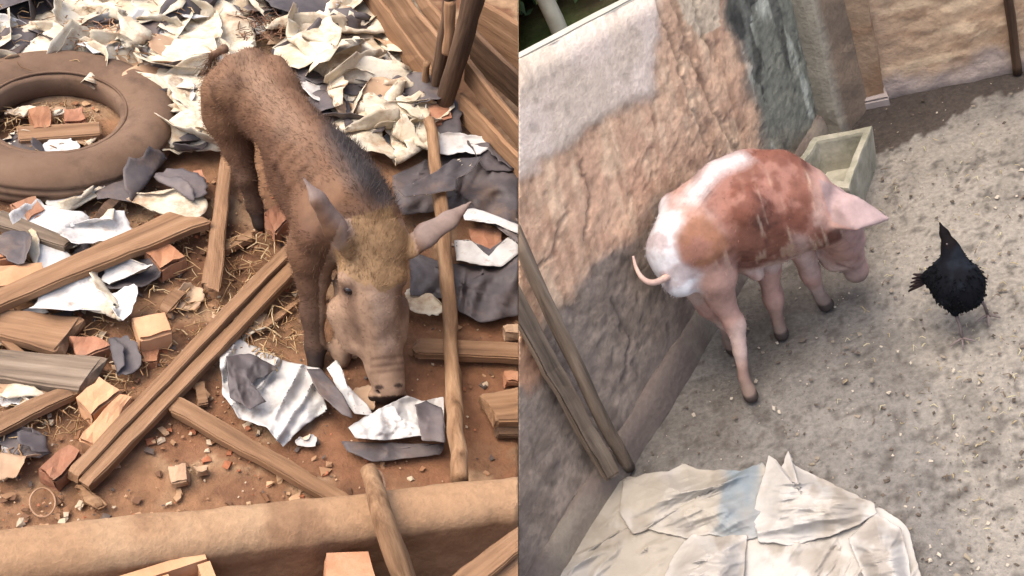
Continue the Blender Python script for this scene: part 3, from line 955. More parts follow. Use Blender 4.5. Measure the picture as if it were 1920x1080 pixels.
# ---- plastic litter
CR, DK, WH, TN = (M_cream, M_cream), (M_dark, M_dark), (M_white, M_cream), (M_tan, M_cream)
HG = 'torn plastic scraps littering the yard'
hand = [  # photo x, y, width px, aspect, rotation, kind, z, folds, label
 (345, 255, 150, 0.9, 0.3, CR, .03, 3, 'big cream plastic scrap right beside the tyre'),
 (300, 150, 170, 0.7, -0.4, TN, .04, 2, 'muddy tan plastic sheet behind the tyre rim'),
 (290, 70, 90, 1.0, 0.2, WH, .06, 1, 'bright white stiff plastic piece in the heap behind the tyre'),
 (75, 85, 140, 0.7, 0.6, CR, .05, 3, 'wrinkled cream scrap above the tyre at the left'),
 (100, 45, 150, 0.6, -0.1, CR, .04, 3, 'cream scrap with curled edge in the upper left corner'),
 (395, 60, 130, 0.8, 0.5, CR, .05, 3, 'cream scrap folded over itself left of the rump'),
 (40, 115, 150, 0.4, 0.2, CR, .04, 2, 'long pale strip along the far side of the tyre'),
 (40, 40, 150, 0.7, 0.1, DK, .03, 2, 'dark grey plastic in the upper left corner'),
 (330, 25, 140, 0.7, 0.4, DK, .05, 2, 'dark grey scrap at the top behind the white piece'),
 (590, 25, 160, 0.6, -0.2, DK, .04, 2, 'dark plastic at the top above the pig'),
 (600, 55, 170, 0.5, -0.3, CR, .06, 3, 'long cream strip lying behind the back of the boar'),
 (650, 80, 100, 0.9, 0.7, CR, .06, 3, 'cream scrap bent upward beside the fence board'),
 (590, 110, 110, 0.8, 0.1, DK, .04, 3, 'grey plastic right behind the back of the boar'),
 (640, 130, 110, 1.1, 1.2, CR, .07, 4, 'olive-cream fan-shaped scrap by the fence board'),
 (700, 150, 120, 1.0, 0.9, CR, .06, 4, 'crumpled cream scrap below the wide fence board'),
 (700, 195, 110, 0.8, -0.6, CR, .06, 3, 'round-edged cream flap near the pale stake'),
 (755, 225, 90, 1.0, 0.2, CR, .05, 2, 'pale squarish flap at the foot of the pale stake'),
 (680, 240, 120, 0.6, -0.4, CR, .04, 2, 'flat cream piece along the back of the boar'),
 (620, 180, 90, 0.5, -0.2, WH, .04, 2, 'small white strip against the back of the boar'),
 (640, 215, 130, 0.4, -0.5, DK, .05, 2, 'dark curled strip against the back of the boar'),
 (60, 285, 90, 0.6, 0.3, DK, .02, 2, 'dark plastic inside the tyre'),
 (120, 280, 60, 0.5, 0.1, WH, .03, 2, 'small white scrap inside the tyre'),
 (150, 375, 100, 0.6, 0.4, WH, .03, 3, 'white crumpled scrap just below the tyre'),
 (100, 425, 110, 0.6, -0.3, WH, .03, 3, 'torn white scrap with holes left of the small dark batten'),
 (255, 345, 130, 0.5, 0.3, DK, .04, 3, 'dark twisted plastic between tyre and narrow board'),
 (340, 350, 80, 0.7, -0.5, DK, .06, 1, 'slate-blue stiff plastic piece beside the narrow board'),
 (320, 385, 90, 0.7, 0.7, CR, .05, 2, 'cream scrap under the slate-blue piece'),
 (180, 435, 100, 0.7, 0.8, WH, .05, 4, 'white scrap standing up behind the tapering plank'),
 (75, 470, 90, 0.7, -0.4, WH, .03, 2, 'white flat scrap at the left under the batten'),
 (36, 465, 50, 1.2, 1.5, DK, .06, 1, 'small round dark plastic piece at the left edge'),
 (235, 520, 100, 0.5, 0.3, DK, .02, 3, 'dark plastic shaded by the tapering plank'),
 (240, 512, 60, 0.7, 0.2, WH, .04, 2, 'small white scrap below the tapering plank'),
 (160, 565, 130, 0.6, 0.5, WH, .04, 3, 'silvery white scrap between the tapering plank and the short wide board'),
 (215, 580, 80, 0.8, 1.1, WH, .05, 3, 'pointed white scrap beside the square brick'),
 (228, 670, 60, 1.0, 0.3, DK, .03, 2, 'grey-blue crumpled plastic between brick pieces'),
 (40, 735, 80, 0.6, 0.4, TN, .02, 2, 'tan scrap under the grey-brown board'),
 (60, 830, 90, 0.5, 0.3, DK, .01, 3, 'greyish scrap in the debris at the lower left'),
 (15, 870, 60, 0.8, 0.3, TN, .02, 2, 'tan crumple at the lower left edge'),
 (795, 572, 70, 0.5, -0.6, CR, .03, 2, 'small cream scrap beside the cheek of the boar'),
 (865, 275, 80, 0.6, 0.3, WH, .05, 2, 'white scrap right of the slat by the fence board'),
 (915, 300, 90, 0.5, 0.1, DK, .05, 2, 'dark scrap under the lowest fence board'),
]
for i, (px, py, wpx, asp, rot, kd, z, fo, lb) in enumerate(hand):
    p = L.P(px, py, z)
    d = np.linalg.norm(p - np.array([0, 0, HC]))
    scrap(L, p, wpx * d / FOC * 1.25, asp * 1.25, rot, kd, lb, HG, 300 + i * 7, fo, 0.075)
heap = [(-40, -60), (690, -60), (780, 150), (800, 250), (770, 310), (725, 325), (655, 250), (640, 200), (560, 90), (470, 60), (390, 120), (410, 300), (290, 320), (310, 200), (230, 130), (130, 110), (-40, 120)]
rg = random.Random(5)
kcount = 0
while kcount < 165:
    px, py = rg.uniform(-40, 800), rg.uniform(-60, 320)
    if not in_poly(np.array([px]), np.array([py]), heap)[0]: continue
    kd = rg.choices([CR, DK, WH, TN], [7, 3.6, 1.4, 1.5])[0]
    z = rg.uniform(0.0, 0.06)
    p = L.P(px, py, z)
    d = np.linalg.norm(p - np.array([0, 0, HC]))
    cn = {id(CR): 'cream', id(DK): 'dark grey', id(WH): 'white', id(TN): 'muddy tan'}[id(kd)]
    wpx, asp, fo = rg.uniform(70, 150), rg.uniform(0.5, 1.1), rg.choice([2, 3, 3, 4])
    zone = ('above the tyre at left' if px < 130 else 'behind the tyre' if px < 300 else ('between tyre and boar' if py > 150 else 'left of the rump') if px < 470
            else 'behind the boar' if px < 600 else 'along the back of the boar' if py > 150 else 'beside the fence board')
    row = 'topmost' if py < 10 else 'upper' if py < 70 else 'middle' if py < 150 else 'lower'
    lb = '%s %s %s scrap, %s part of heap, %s' % ('big' if wpx > 122 else 'medium' if wpx > 95 else 'small', {2: 'bent', 3: 'folded', 4: 'crumpled'}[fo], ('narrow ' if asp < 0.72 else 'broad ' if asp > 0.95 else '') + cn, row, zone)
    gl = cn + ' scraps of the litter heap'
    scrap(L, p, wpx * d / FOC * 1.2, asp, rg.uniform(0, 6.28), kd, lb, gl, 900 + kcount * 11, fo, rg.uniform(0.06, 0.10), tilt=(rg.uniform(-0.3, 0.3), rg.uniform(-0.3, 0.3)))
    kcount += 1
lowz = [(-40, 400), (120, 380), (330, 500), (360, 560), (240, 700), (60, 860), (-40, 880)]
kcount = 0
while kcount < 26:
    px, py = rg.uniform(-40, 360), rg.uniform(380, 880)
    if not in_poly(np.array([px]), np.array([py]), lowz)[0]: continue
    kd = rg.choices([WH, DK, TN], [2, 1, 2])[0]
    p = L.P(px, py, 0.004)
    d = np.linalg.norm(p - np.array([0, 0, HC]))
    cn = {id(DK): 'dark', id(WH): 'white', id(TN): 'tan'}[id(kd)]
    wpx, asp = rg.uniform(22, 50), rg.uniform(0.5, 1.1)
    zone = ('below the tyre' if py < 450 else 'above the short wide board' if py < 570 else 'among the wide boards' if py < 720 else 'near the low wall')
    side = 'by the left edge' if px < 70 else 'left of the bricks' if px < 150 else 'nearer the split plank' if px < 240 else 'nearest the boar'
    lb = '%s%s %s shred on earth %s, %s' % ('tiny' if wpx < 32 else 'small' if wpx < 42 else 'larger', ' narrow' if asp < 0.8 else '', cn, zone, side)
    gl = cn + ' shreds among the boards'
    scrap(L, p, wpx * d / FOC * 1.2, asp, rg.uniform(0, 6.28), kd, lb, gl, 3000 + kcount * 11, 2, 0.09)
    kcount += 1

def wav(base, amp, seed, sx=0.02, sy=0.02, edge=0.0, ang=0.0, ridge=0.0, rs=0.02, cr=0.55):
    ca, sa = math.cos(ang), math.sin(ang)
    def f(U, X, Y):
        xr, yr = X * ca + Y * sa, -X * sa + Y * ca
        q = np.stack([xr * sx, yr * sy, 0 * X], 1)
        z = base + amp * fbm(q, 1.0, seed, 4)
        z = z + amp * cr * crease(q / max(sx, 1e-6) * 0.028 + 0.25 * np.stack([fbm(q, 2, seed + 1), fbm(q, 2, seed + 8), 0 * X], 1), 1.0, seed + 4)
        if ridge:
            q2 = np.stack([xr * rs, yr * rs * 0.25, 0 * X], 1)
            wq = q2 + 0.35 * np.stack([fbm(q2, 1.3, seed + 2), fbm(q2, 1.3, seed + 3), 0 * X], 1)
            z = z + ridge * np.clip(1 - 2.6 * np.abs(noise(wq, 1.0, seed + 6)), 0, 1) ** 1.3
        if cr < 0.1:                                       # fine wrinkles of cloth
            q3 = np.stack([xr * 0.05, yr * 0.013, 0 * X], 1)
            q3 = q3 + 0.5 * np.stack([fbm(q3, 0.8, seed + 12), fbm(q3, 0.8, seed + 13), 0 * X], 1)
            z = z + 0.013 * np.clip(1 - 1.8 * np.abs(noise(q3, 0.8, seed + 14)), 0, 1) ** 1.5 + 0.010 * fbm(q3, 1.3, seed + 15) + 0.004 * np.clip(1 - 2 * np.abs(noise(q3, 2.3, seed + 18)), 0, 1)
        z = z * (1 - edge * (sstep(0.25, 1.0, U) if cr < 0.1 else sstep(0.75, 1.0, U)))
        return np.maximum(z, 0.018)
    return f
sheet('plastic_sheet', L, [(736, 330), (800, 300), (880, 278), (990, 318), (990, 470), (905, 405), (850, 392), (740, 405)], wav(0.03, 0.031, 71, ridge=0.018, ang=0.5, rs=0.03), (M_dark, M_dark), 'dark grey plastic sheet bunched right of the shoulder of the boar', 'plastic sheet', seed=3)
sheet('plastic_sheet', L, [(766, 470), (830, 492), (900, 500), (990, 462), (990, 588), (905, 606), (860, 585), (830, 560), (770, 552)], wav(0.03, 0.031, 72, ridge=0.018, ang=0.2, rs=0.03), (M_dark, M_dark), 'dark grey plastic sheet with ragged edge above the level board', 'plastic sheet', seed=4)
sheet('plastic_sheet', L, [(744, 356), (800, 330), (850, 300), (905, 292), (888, 318), (856, 336), (854, 356), (760, 372)], wav(0.135, 0.019, 73, ridge=0.009, rs=0.04, ang=0.9), (M_cream, M_dark), 'cream sheet draped over the long rough slat', 'plastic sheet', nt=60, nr=10, seed=5)
sheet('plastic_sheet', L, [(868, 392), (900, 392), (990, 428), (990, 444), (930, 420), (868, 412)], wav(0.06, 0.012, 74), (M_wsheet, M_dark), 'narrow white strip above the torn opening of dark plastic', 'plastic sheet', nt=50, nr=6, seed=6)
sheet('plastic_sheet', L, [(852, 450), (880, 448), (916, 480), (950, 446), (990, 432), (990, 462), (940, 500), (900, 496), (856, 488)], wav(0.05, 0.019, 75, ridge=0.006), (M_wsheet, M_dark), 'white torn edge under the opening of dark plastic', 'plastic sheet', nt=60, nr=8, seed=7)
sheet('plastic_sheet', L, [(652, 802), (700, 772), (764, 742), (792, 752), (832, 744), (834, 828), (786, 818), (720, 826), (668, 822)], wav(0.035, 0.031, 76, ridge=0.021, ang=-0.35, rs=0.022), (M_wsheet, M_dark), 'white crumpled plastic sheet on the ground in front of the snout', 'plastic sheet', nt=140, nr=28, seed=8)
sheet('plastic_sheet', L, [(778, 758), (800, 752), (830, 764), (836, 830), (790, 826)], wav(0.075, 0.019, 77), (M_dark, M_dark), 'grey patch of plastic at the right of the white sheet by the snout', 'plastic sheet', nt=40, nr=7, seed=9)
sheet('plastic_sheet', L, [(640, 826), (700, 830), (834, 832), (826, 852), (740, 862), (700, 866), (650, 846)], wav(0.02, 0.019, 78), (M_dark, M_dark), 'black plastic strip under the white sheet by the snout', 'plastic sheet', nt=50, nr=7, seed=10)
sheet('plastic_sheet', L, [(410, 650), (450, 636), (530, 676), (600, 690), (612, 770), (568, 800), (530, 838), (500, 800), (448, 784), (418, 740)], wav(0.02, 0.031, 79, ridge=0.027, ang=0.5, rs=0.025), (M_wsheet, M_dark), 'white and dark torn sheet on the ground left of the front hoof', 'plastic sheet', nt=150, nr=30, seed=11)
sheet('plastic_sheet', L, [(424, 668), (470, 662), (520, 690), (470, 720), (500, 752), (470, 768), (430, 745)], wav(0.055, 0.025, 80, ridge=0.012, rs=0.03), (M_dark, M_dark), 'dark inner side of the torn sheet left of the front hoof', 'plastic sheet', nt=90, nr=18, seed=12)
sheet('plastic_sheet', L, [(574, 690), (602, 690), (644, 742), (664, 784), (640, 776), (596, 736)], wav(0.075, 0.012, 81), (M_dark, M_dark), 'black folded plastic strip beneath the front hoof', 'plastic sheet', nt=40, nr=7, seed=13)
sheet('plastic_sheet', L, [(612, 690), (632, 672), (650, 720), (690, 762), (700, 780), (664, 776), (640, 740)], wav(0.055, 0.019, 82, ridge=0.012), (M_wsheet, M_dark), 'slim white strip between the front hoof and the snout', 'plastic sheet', nt=40, nr=7, seed=14)
scrap(L, L.P(690, 745, 0.01), 0.085, 0.8, 0.4, (M_tan, M_tan), 'muddy pinkish scrap under the chin of the boar', HG, 5001, 3, 0.1)
scrap(L, L.P(430, 590, 0.01), 0.10, 0.8, 0.9, (M_tan, M_tan), 'dry curled leaf on the straw beside the split plank', None, 5002, 4, 0.12, name='dry_leaf')
scrap(L, L.P(575, 828, 0.01), 0.05, 0.9, 0.2, WH, 'tiny white shred above the sloping plank', HG, 5003, 3, 0.1)
scrap(L, L.P(470, 610, 0.01), 0.13, 0.7, 1.9, TN, 'brown papery scrap beside the dry curled leaf', HG, 5004, 3, 0.1)

def straw(pl, poly, n, ln_, name, label, pal, seed, zmax=0.02, wd=0.0016):
    rg = np.random.default_rng(seed)
    poly = np.array(poly, float)
    P, K = [], []
    while len(P) < n:
        a = rg.uniform(poly[:, 0].min(), poly[:, 0].max()); b = rg.uniform(poly[:, 1].min(), poly[:, 1].max())
        if in_poly(np.array([a]), np.array([b]), poly)[0]: P.append(pl.P(a, b, rg.uniform(0.002, zmax)))
    V, F, cc = [], [], []
    for p in P:
        a = rg.uniform(0, 6.28); l = ln_ * rg.uniform(0.4, 1.4)
        d = np.array([math.cos(a), math.sin(a), rg.normal(0, 0.18)]) * l / 2
        s = np.array([-math.sin(a), math.cos(a), 0]) * wd * rg.uniform(0.6, 1.6)
        m = p + np.array([0, 0, rg.uniform(0, 0.012)]) + s * rg.normal(0, 3)
        h = np.array([0, 0, wd])
        k = len(V)
        for q in (p - d, m, p + d):
            q = q.copy(); q[2] = max(q[2], 0.002)
            V += [q - s, q + s, q + h]
        for j in (0, 1):
            o = k + 3 * j
            F += [(o, o + 1, o + 4, o + 3), (o + 1, o + 2, o + 5, o + 4), (o + 2, o, o + 3, o + 5)]
        c = pal[rg.integers(0, len(pal))]
        cc += [c] * 9
    return mk(name, pl, np.array(V), F, M_chip, label, 'straw', kind='stuff', col=np.array(cc))
SP = np.array([lin(200, 164, 118), lin(178, 140, 100), lin(160, 122, 84), lin(214, 184, 142), lin(140, 104, 72)]) * 0.7
# ---- earth debris: chips, clods, straw
straw(L, [(10, 205), (120, 190), (195, 235), (190, 285), (100, 305), (10, 290)], 220, 0.04, 'straw', 'dry straw and splinters inside the tyre', SP, 9, 0.03)
for i_, (px_, py_, w_, kd_, lb_) in enumerate(((40, 215, 60, CR, 'cream scrap against the far inside of the tyre'), (105, 215, 50, TN, 'tan scrap between brick pieces inside the tyre'), (170, 262, 55, TN, 'tan scrap at the right inside of the tyre'), (30, 262, 60, CR, 'pale scrap under the batten inside the tyre'))):
    scrap(L, L.P(px_, py_, 0.02), w_ * 1.6e-3, 0.8, i_ * 1.3, kd_, lb_, HG, 7000 + i_, 3, 0.1)
n = 6000
px, py = RNG.uniform(-30, 1000, n), RNG.uniform(190, 1010, n) 
dens = 0.35 + 0.65 * sstep(-0.1, 0.2, fbm(np.stack([px, py, 0 * px], 1), 0.012, 88))
left = np.where((py < 330) & ((px > 190) | (py > 300)), 0, 1) * np.where(px < 420, 1.0, np.where(px > 760, 0.35, 0.7)) * np.where((py > 830) & (px > 180), 0.6, 1)
ok = RNG.uniform(0, 1, n) < dens * left
px, py = px[ok], py[ok]; n = len(px)
pts = np.array([L.P(a, b) for a, b in zip(px, py)])
sz = 0.003 + 0.013 * RNG.uniform(0, 1, n) ** 5
pal = np.array([lin(176, 136, 102), lin(150, 108, 78), lin(196, 158, 122), lin(176, 112, 80), lin(120, 88, 66), lin(206, 184, 156), lin(104, 90, 82)]) * 0.72
V, F, cc = shards(pts + np.array([0, 0, 0.001]), sz, pal[RNG.integers(0, len(pal), n)], 4)
mk('earth_debris', L, V, F, M_chip, 'small chips and clods of clay and wood strewn over the earth', 'debris', kind='stuff', smooth=False, col=cc)
straw(L, [(410, 450), (570, 420), (575, 640), (520, 690), (400, 650), (400, 560)], 320, 0.05, 'straw', 'dry straw trodden in behind the front leg', SP, 3, 0.03)
straw(L, [(-20, 380), (420, 380), (400, 620), (330, 700), (-20, 900)], 600, 0.045, 'straw', 'dry straw and splinters among the boards at the left', SP, 4)
straw(L, [(-20, -20), (400, -20), (300, 110), (-20, 130)], 250, 0.06, 'straw', 'dry straw on the litter behind the tyre', SP, 6, 0.1)
straw(L, [(440, 20), (560, 0), (560, 70), (450, 80)], 320, 0.05, 'straw', 'brown dry brush clump behind the rump of the boar', np.array([lin(110, 80, 62), lin(140, 104, 80), lin(86, 62, 50)]), 7, 0.1)
straw(L, [(120, 40), (230, 40), (230, 95), (130, 90)], 320, 0.05, 'straw', 'brown dry grass tuft in the litter above the tyre', np.array([lin(150, 112, 84), lin(170, 130, 98), lin(120, 88, 66)]), 8, 0.10)

# ================================================================== LEFT YARD: young boar
P = L.P
B = Body((-0.72, 1.62, -0.03), (0.34, 2.86, 0.62), 0.005)
spine = [P(462, 160, .415), P(500, 200, .405), P(556, 262, .395), P(612, 328, .385), P(648, 385, .385), P(678, 420, .385)]
B.chain(spine, [.086, .084, .086, .104, .108, .092], .04)
B.chain([P(474, 118, .46), P(545, 200, .465), P(615, 285, .47), P(668, 360, .475)], [.042, .034, .036, .044], .03)          # ridge of the back
B.chain([P(560, 330, .30), P(620, 420, .29)], [.085, .085], .05)                             # chest depth
B.chain([P(680, 425, .375), P(702, 462, .345), P(694, 520, .29)], [.088, .078, .076], .04)      # neck to brow
B.chain([P(694, 520, .29), P(697, 575, .225), P(710, 640, .145), P(722, 690, .085), P(728, 712, .062)], [.074, .066, .050, .041, .038], .03)
B.cone(P(724, 706, .068), P(730, 724, .05), .041, .041, .012)                                   # snout disc
for a, b in ((P(712, 664, .115), P(722, 662, .115)), (P(716, 682, .093), P(727, 680, .093))):
    B.cone(a, b, .042, .042, .01)
B.cone(P(646, 585, .19), P(660, 640, .13), .046, .032, .03)                                      # cheek
B.cone(P(742, 575, .19), P(745, 630, .13), .036, .028, .03)
B.cone(P(656, 520, .32), P(668, 535, .29), .030, .024, .02)                                      # brow ridges
B.cone(P(742, 520, .32), P(734, 535, .29), .030, .024, .02)
for p in (P(713, 728, .052), P(748, 726, .052)):
    B.cone(p + np.array([0, -0.012, 0]), p + np.array([0, 0.01, 0.004]), .0085, .006, .006, sub=True)
B.cone(P(652, 546, .272) + np.array([-0.012, -0.022, 0]), P(652, 546, .272) + np.array([0, -0.014, 0]), .012, .010, .012, sub=True)
B.chain([P(690, 560, .285), P(704, 620, .205), P(716, 668, .14)], [.022, .020, .018], .02)          # bridge of the snout
B.chain([P(700, 742, .022), P(728, 746, .018), P(752, 742, .022)], [.016, .018, .016], .012)          # lower jaw
B.cone(P(520, 122, .485), P(528, 165, .46), .026, .05, .035)                      # hip bones
B.cone(P(436, 122, .485), P(434, 165, .45), .026, .055, .035)
B.chain([P(606, 400, .41), P(592, 440, .37), P(588, 480, .30)], [.028, .036, .032], .03)   # shoulder blade
for k_ in range(5):                                                                # ribs
    B.chain([P(548 + 13 * k_, 268 + 20 * k_, .47), P(520 + 15 * k_, 300 + 22 * k_, .40), P(522 + 15 * k_, 330 + 22 * k_, .33)], [.012, .015, .010], .012)
# legs
B.chain([P(600, 410, .36), P(585, 470, .28), P(586, 520, .21)], [.072, .055, .042], .04)
B.chain([P(586, 520, .21), P(587, 585, .13), P(591, 650, .05), P(592, 684, .014)], [.040, .031, .024, .023], .02)
B.chain([P(690, 430, .30), P(664, 540, .19), P(650, 590, .12), P(643, 650, .045), P(640, 676, .014)], [.07, .042, .031, .024, .023], .03)
B.chain([P(425, 175, .38), P(430, 215, .31), P(446, 275, .22)], [.070, .064, .045], .04)
B.chain([P(446, 275, .22), P(462, 335, .145), P(477, 385, .065), P(487, 420, .014)], [.042, .029, .023, .022], .02)
B.chain([P(520, 190, .36), P(530, 250, .26), P(548, 310, .15), P(556, 370, .06), P(560, 392, .014)], [.07, .055, .03, .023, .022], .03)
# ears
vw = unit(np.array([0, 0, HC]) - P(690, 450, .38))
B.chain([P(652, 468, .39), P(626, 424, .46), P(596, 374, .53), P(567, 331, .57)], [.026, .034, .023, .004], .012, (unit([0.62, -0.3, 0.6]), 1.7))
B.chain([P(768, 470, .36), P(800, 440, .385), P(842, 412, .415), P(884, 378, .44)], [.024, .031, .024, .005], .012, (unit([-0.35, -0.6, 0.6]), 2.0))
# tail root
B.chain([P(420, 92, .47), P(398, 104, .44), P(388, 140, .38)], [.016, .010, .006], .015)
V, F = B.mesh(4)
Nn = vnormals(V, F)
V = V + Nn * (0.004 * fbm(V, 9, 91, 3) + 0.0015 * fbm(V, 40, 92, 2))[:, None]
hd = P(700, 540, .27)
tw = unit(P(668, 360, .47) - P(474, 118, .46))
s_al = (V - P(474, 118, .46)) @ tw                     # along the back, 0 rump .. ~0.75 withers
zz = V[:, 2]
col = np.tile(lin(152, 108, 78), (len(V), 1))
col = mixc(col, lin(172, 126, 92), sstep(-0.1, 0.25, fbm(V, 6, 93)) * 0.8)
col = mixc(col, lin(112, 78, 58), sstep(0.05, 0.3, fbm(V, 13, 94)) * 0.5)
sx_, sy_ = L.px(V)
wj = 26 * fbm(V, 14, 95)
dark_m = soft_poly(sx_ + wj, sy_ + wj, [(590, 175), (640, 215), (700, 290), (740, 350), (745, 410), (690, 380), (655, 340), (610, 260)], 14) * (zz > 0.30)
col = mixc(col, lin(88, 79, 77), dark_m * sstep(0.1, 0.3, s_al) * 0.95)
legm = sstep(0.26, 0.10, zz) * (np.linalg.norm((V - P(700, 600, .2))[:, :2], axis=1) > 0.10)
col = mixc(col, lin(104, 76, 60), legm * 0.8)
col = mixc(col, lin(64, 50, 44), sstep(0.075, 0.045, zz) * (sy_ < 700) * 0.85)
head = sstep(0.0, 0.03, (V - P(690, 455, .38)) @ unit([0.02, -0.55, -0.6])) * (zz > 0.02) * (np.linalg.norm(V - P(700, 560, .24), axis=1) < 0.30)
headpx = in_poly(sx_, sy_, [(640, 410), (770, 410), (790, 500), (775, 740), (680, 745), (600, 640), (598, 520)]) & (V[:, 1] < 2.02)
col = mixc(col, lin(196, 158, 128), headpx * 0.85)
col = mixc(col, lin(214, 178, 150), soft_poly(sx_, sy_, [(694, 545), (734, 545), (748, 655), (714, 662)], 6) * headpx * 0.8)  # highlight along the snout bridge, put into the colour
col = mixc(col, lin(120, 88, 70), soft_poly(sx_, sy_, [(636, 528), (664, 534), (672, 600), (690, 648), (678, 655), (652, 604)], 5) * headpx * 0.75)
col = mixc(col, lin(128, 96, 78), soft_poly(sx_, sy_, [(742, 530), (768, 530), (764, 600), (750, 600)], 5) * headpx * 0.7)
for yy_ in (668, 682, 694):
    col = mixc(col, lin(130, 96, 76), soft_poly(sx_, sy_ + 0.10 * (sx_ - 725), [(694, yy_), (758, yy_ - 2), (758, yy_ + 4), (694, yy_ + 5)], 1.2) * headpx * 0.7)
col = mixc(col, lin(150, 116, 92), sstep(0.05, 0.3, fbm(V, 28, 98)) * headpx * 0.5)
crown = in_poly(sx_ + wj, sy_ + wj, [(655, 400), (735, 390), (775, 450), (765, 520), (690, 540), (632, 510), (640, 450)]) & (V[:, 1] < 2.05)
col = mixc(col, lin(182, 142, 98), crown * 0.8)
col = mixc(col, lin(140, 104, 70), crown * sstep(0.0, 0.3, fbm(V, 30, 99)) * 0.7)
for seg in (((652, 468, .39), (567, 331, .57)), ((768, 470, .36), (884, 378, .44))):
    a, b = P(*seg[0]), P(*seg[1])
    t = np.clip(((V - a) @ (b - a)) / ((b - a) @ (b - a)), 0, 1)
    dd = np.linalg.norm(V - a - t[:, None] * (b - a), axis=1)
    col = mixc(col, lin(184, 157, 144), sstep(0.045, 0.03, dd) * sstep(0.05, 0.25, t) * 0.9)
sn = np.linalg.norm(V - P(728, 715, .055), axis=1)
col = mixc(col, lin(206, 172, 148), sstep(0.05, 0.036, sn) * (sy_ > 696))
col = mixc(col, lin(60, 40, 32), sstep(741, 746, sy_) * sstep(0.09, 0.07, sn) * (V[:, 1] < 1.9))
col = mixc(col, lin(70, 50, 42), sstep(0.013, 0.008, np.minimum(np.linalg.norm(V - (P(713, 728, .052) + np.array([0, -0.004, 0])), axis=1), np.linalg.norm(V - (P(748, 726, .052) + np.array([0, -0.004, 0])), axis=1))))
nos = np.minimum(((sx_ - 711) / 9) ** 2 + ((sy_ - 726) / 5.0) ** 2, ((sx_ - 747) / 9) ** 2 + ((sy_ - 723) / 5.0) ** 2)
col = mixc(col, lin(58, 38, 32), sstep(1.2, 0.5, nos) * (sn < 0.09) * 0.9)
boar = emp('young_boar', L, P(560, 560), 'thin brown bristly young boar with its snout lowered to the ground', 'pig')
bvh = BVHTree.FromPolygons([tuple(v) for v in V], [tuple(int(i) for i in f) for f in F])
rdg_ = np.abs((V - P(500, 200, .45)) @ unit(np.cross(tw, [0, 0, 1.0])))
col = mixc(col, lin(204, 162, 130), sstep(0.05, 0.01, rdg_) * sstep(0.42, 0.5, zz) * sstep(0.5, 0.3, s_al) * 0.5)  # painted highlight along the ridge of the back
col = mixc(col, lin(112, 72, 54), soft_poly(sx_ + wj, sy_ + wj, [(430, 190), (500, 270), (560, 400), (610, 430), (600, 520), (560, 480), (500, 360), (440, 300)], 16) * (zz > .12) * 0.55)  # shade of the hollow flank, put into the colour
col = col * np.array([.42, .44, .455]) * (1 + 0.30 * headpx)[:, None]
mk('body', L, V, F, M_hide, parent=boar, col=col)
def on_surface(pl, tree, x, y):
    d = Vector(pl.B @ cam_ray(x, y)).normalized()
    h = tree.ray_cast(Vector((0, 0, HC)), d)
    return None if h[0] is None else (np.array(h[0]), np.array(h[1]))
def eyeball(pl, tree, x, y, r, parent):
    h = on_surface(pl, tree, x, y)
    if h is None: return
    c = h[0] - h[1] * r * 0.45
    vs, fs = [], []
    for i in range(9):
        for j in range(12):
            a, b = math.pi * i / 8, 2 * math.pi * j / 12
            vs.append(c + r * np.array([math.sin(a) * math.cos(b), math.sin(a) * math.sin(b), math.cos(a)]))
    for i in range(8):
        for j in range(12):
            fs.append((i * 12 + j, i * 12 + (j + 1) % 12, (i + 1) * 12 + (j + 1) % 12, (i + 1) * 12 + j))
    mk('eye', pl, vs, fs, M_eye, parent=parent)
eyeball(L, bvh, 652, 546, 0.014, boar)
eyeball(L, bvh, 754, 548, 0.011, boar)
back = -tw + np.array([0, 0, -0.5])
lean = np.tile(back, (len(V), 1))
lean[headpx | crown] = np.array([0.0, 0.6, 0.5])
notear = ~((zz > 0.37) & ((sx_ < 648) & (sy_ > 325) & (sy_ < 470) & (zz > 0.40) & (V[:, 1] < 2.02) & (sx_ > 560) | (sx_ > 775)))
sel = (zz > 0.06) & notear & (sn > 0.10)
ln_ = np.where(crown, 0.024, np.where(dark_m > 0.5, 0.034, np.where(headpx, 0.010, 0.019)))
v1, f1, c1 = strands(V, Nn, col, sel, 24000, ln_ * 0.85, lean, 0.0011, 11, 0.2)
mk('hair', L, v1, f1, M_hair, parent=boar, col=c1, smooth=False)
tl = np.linalg.norm(V - P(388, 130, .40), axis=1) < 0.06
v1, f1, c1 = strands(V, Nn, col * 0.75, tl, 260, 0.07, np.array([-0.2, 0.1, -1.0]), 0.0016, 12, 0.3)
mk('tail_tuft', L, v1, f1, M_hair, parent=boar, col=c1, smooth=False)

# ================================================================== RIGHT PEN: ground
def zr(V):
    z = 0.010 * fbm(V, 2.5, 103, 4) + 0.007 * fbm(V, 16, 108, 3) - 0.006
    return np.minimum(z, 0.004)
V, F = grid_sheet(R, -1.6, 1.7, 0.7, 3.6, 0.012, zr, 0.9)
x, y = R.px(V)
q = np.stack([x, y, 0 * x], 1)
j = 26 * fbm(q, 0.03, 104)
col = np.tile(lin(132, 124, 116), (len(V), 1))
col = mixc(col, lin(150, 141, 131), sstep(0.0, 0.35, fbm(V, 3.0, 105)) * 0.8)
dry = soft_poly(x + 2 * j, y + 2 * j, [(1640, 300), (1760, 240), (2000, 160), (2000, 1100), (1840, 1100), (1700, 640), (1620, 420)], 26)  # brighter floor out of the wall's shade, light put into the colour
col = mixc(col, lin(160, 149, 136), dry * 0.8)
col = mixc(col, lin(110, 102, 94), sstep(0.06, 0.3, fbm(V, 9, 106)) * 0.4)
col = mixc(col, lin(92, 84, 77), sstep(0.14, 0.32, fbm(V, 42, 107)) * 0.7)
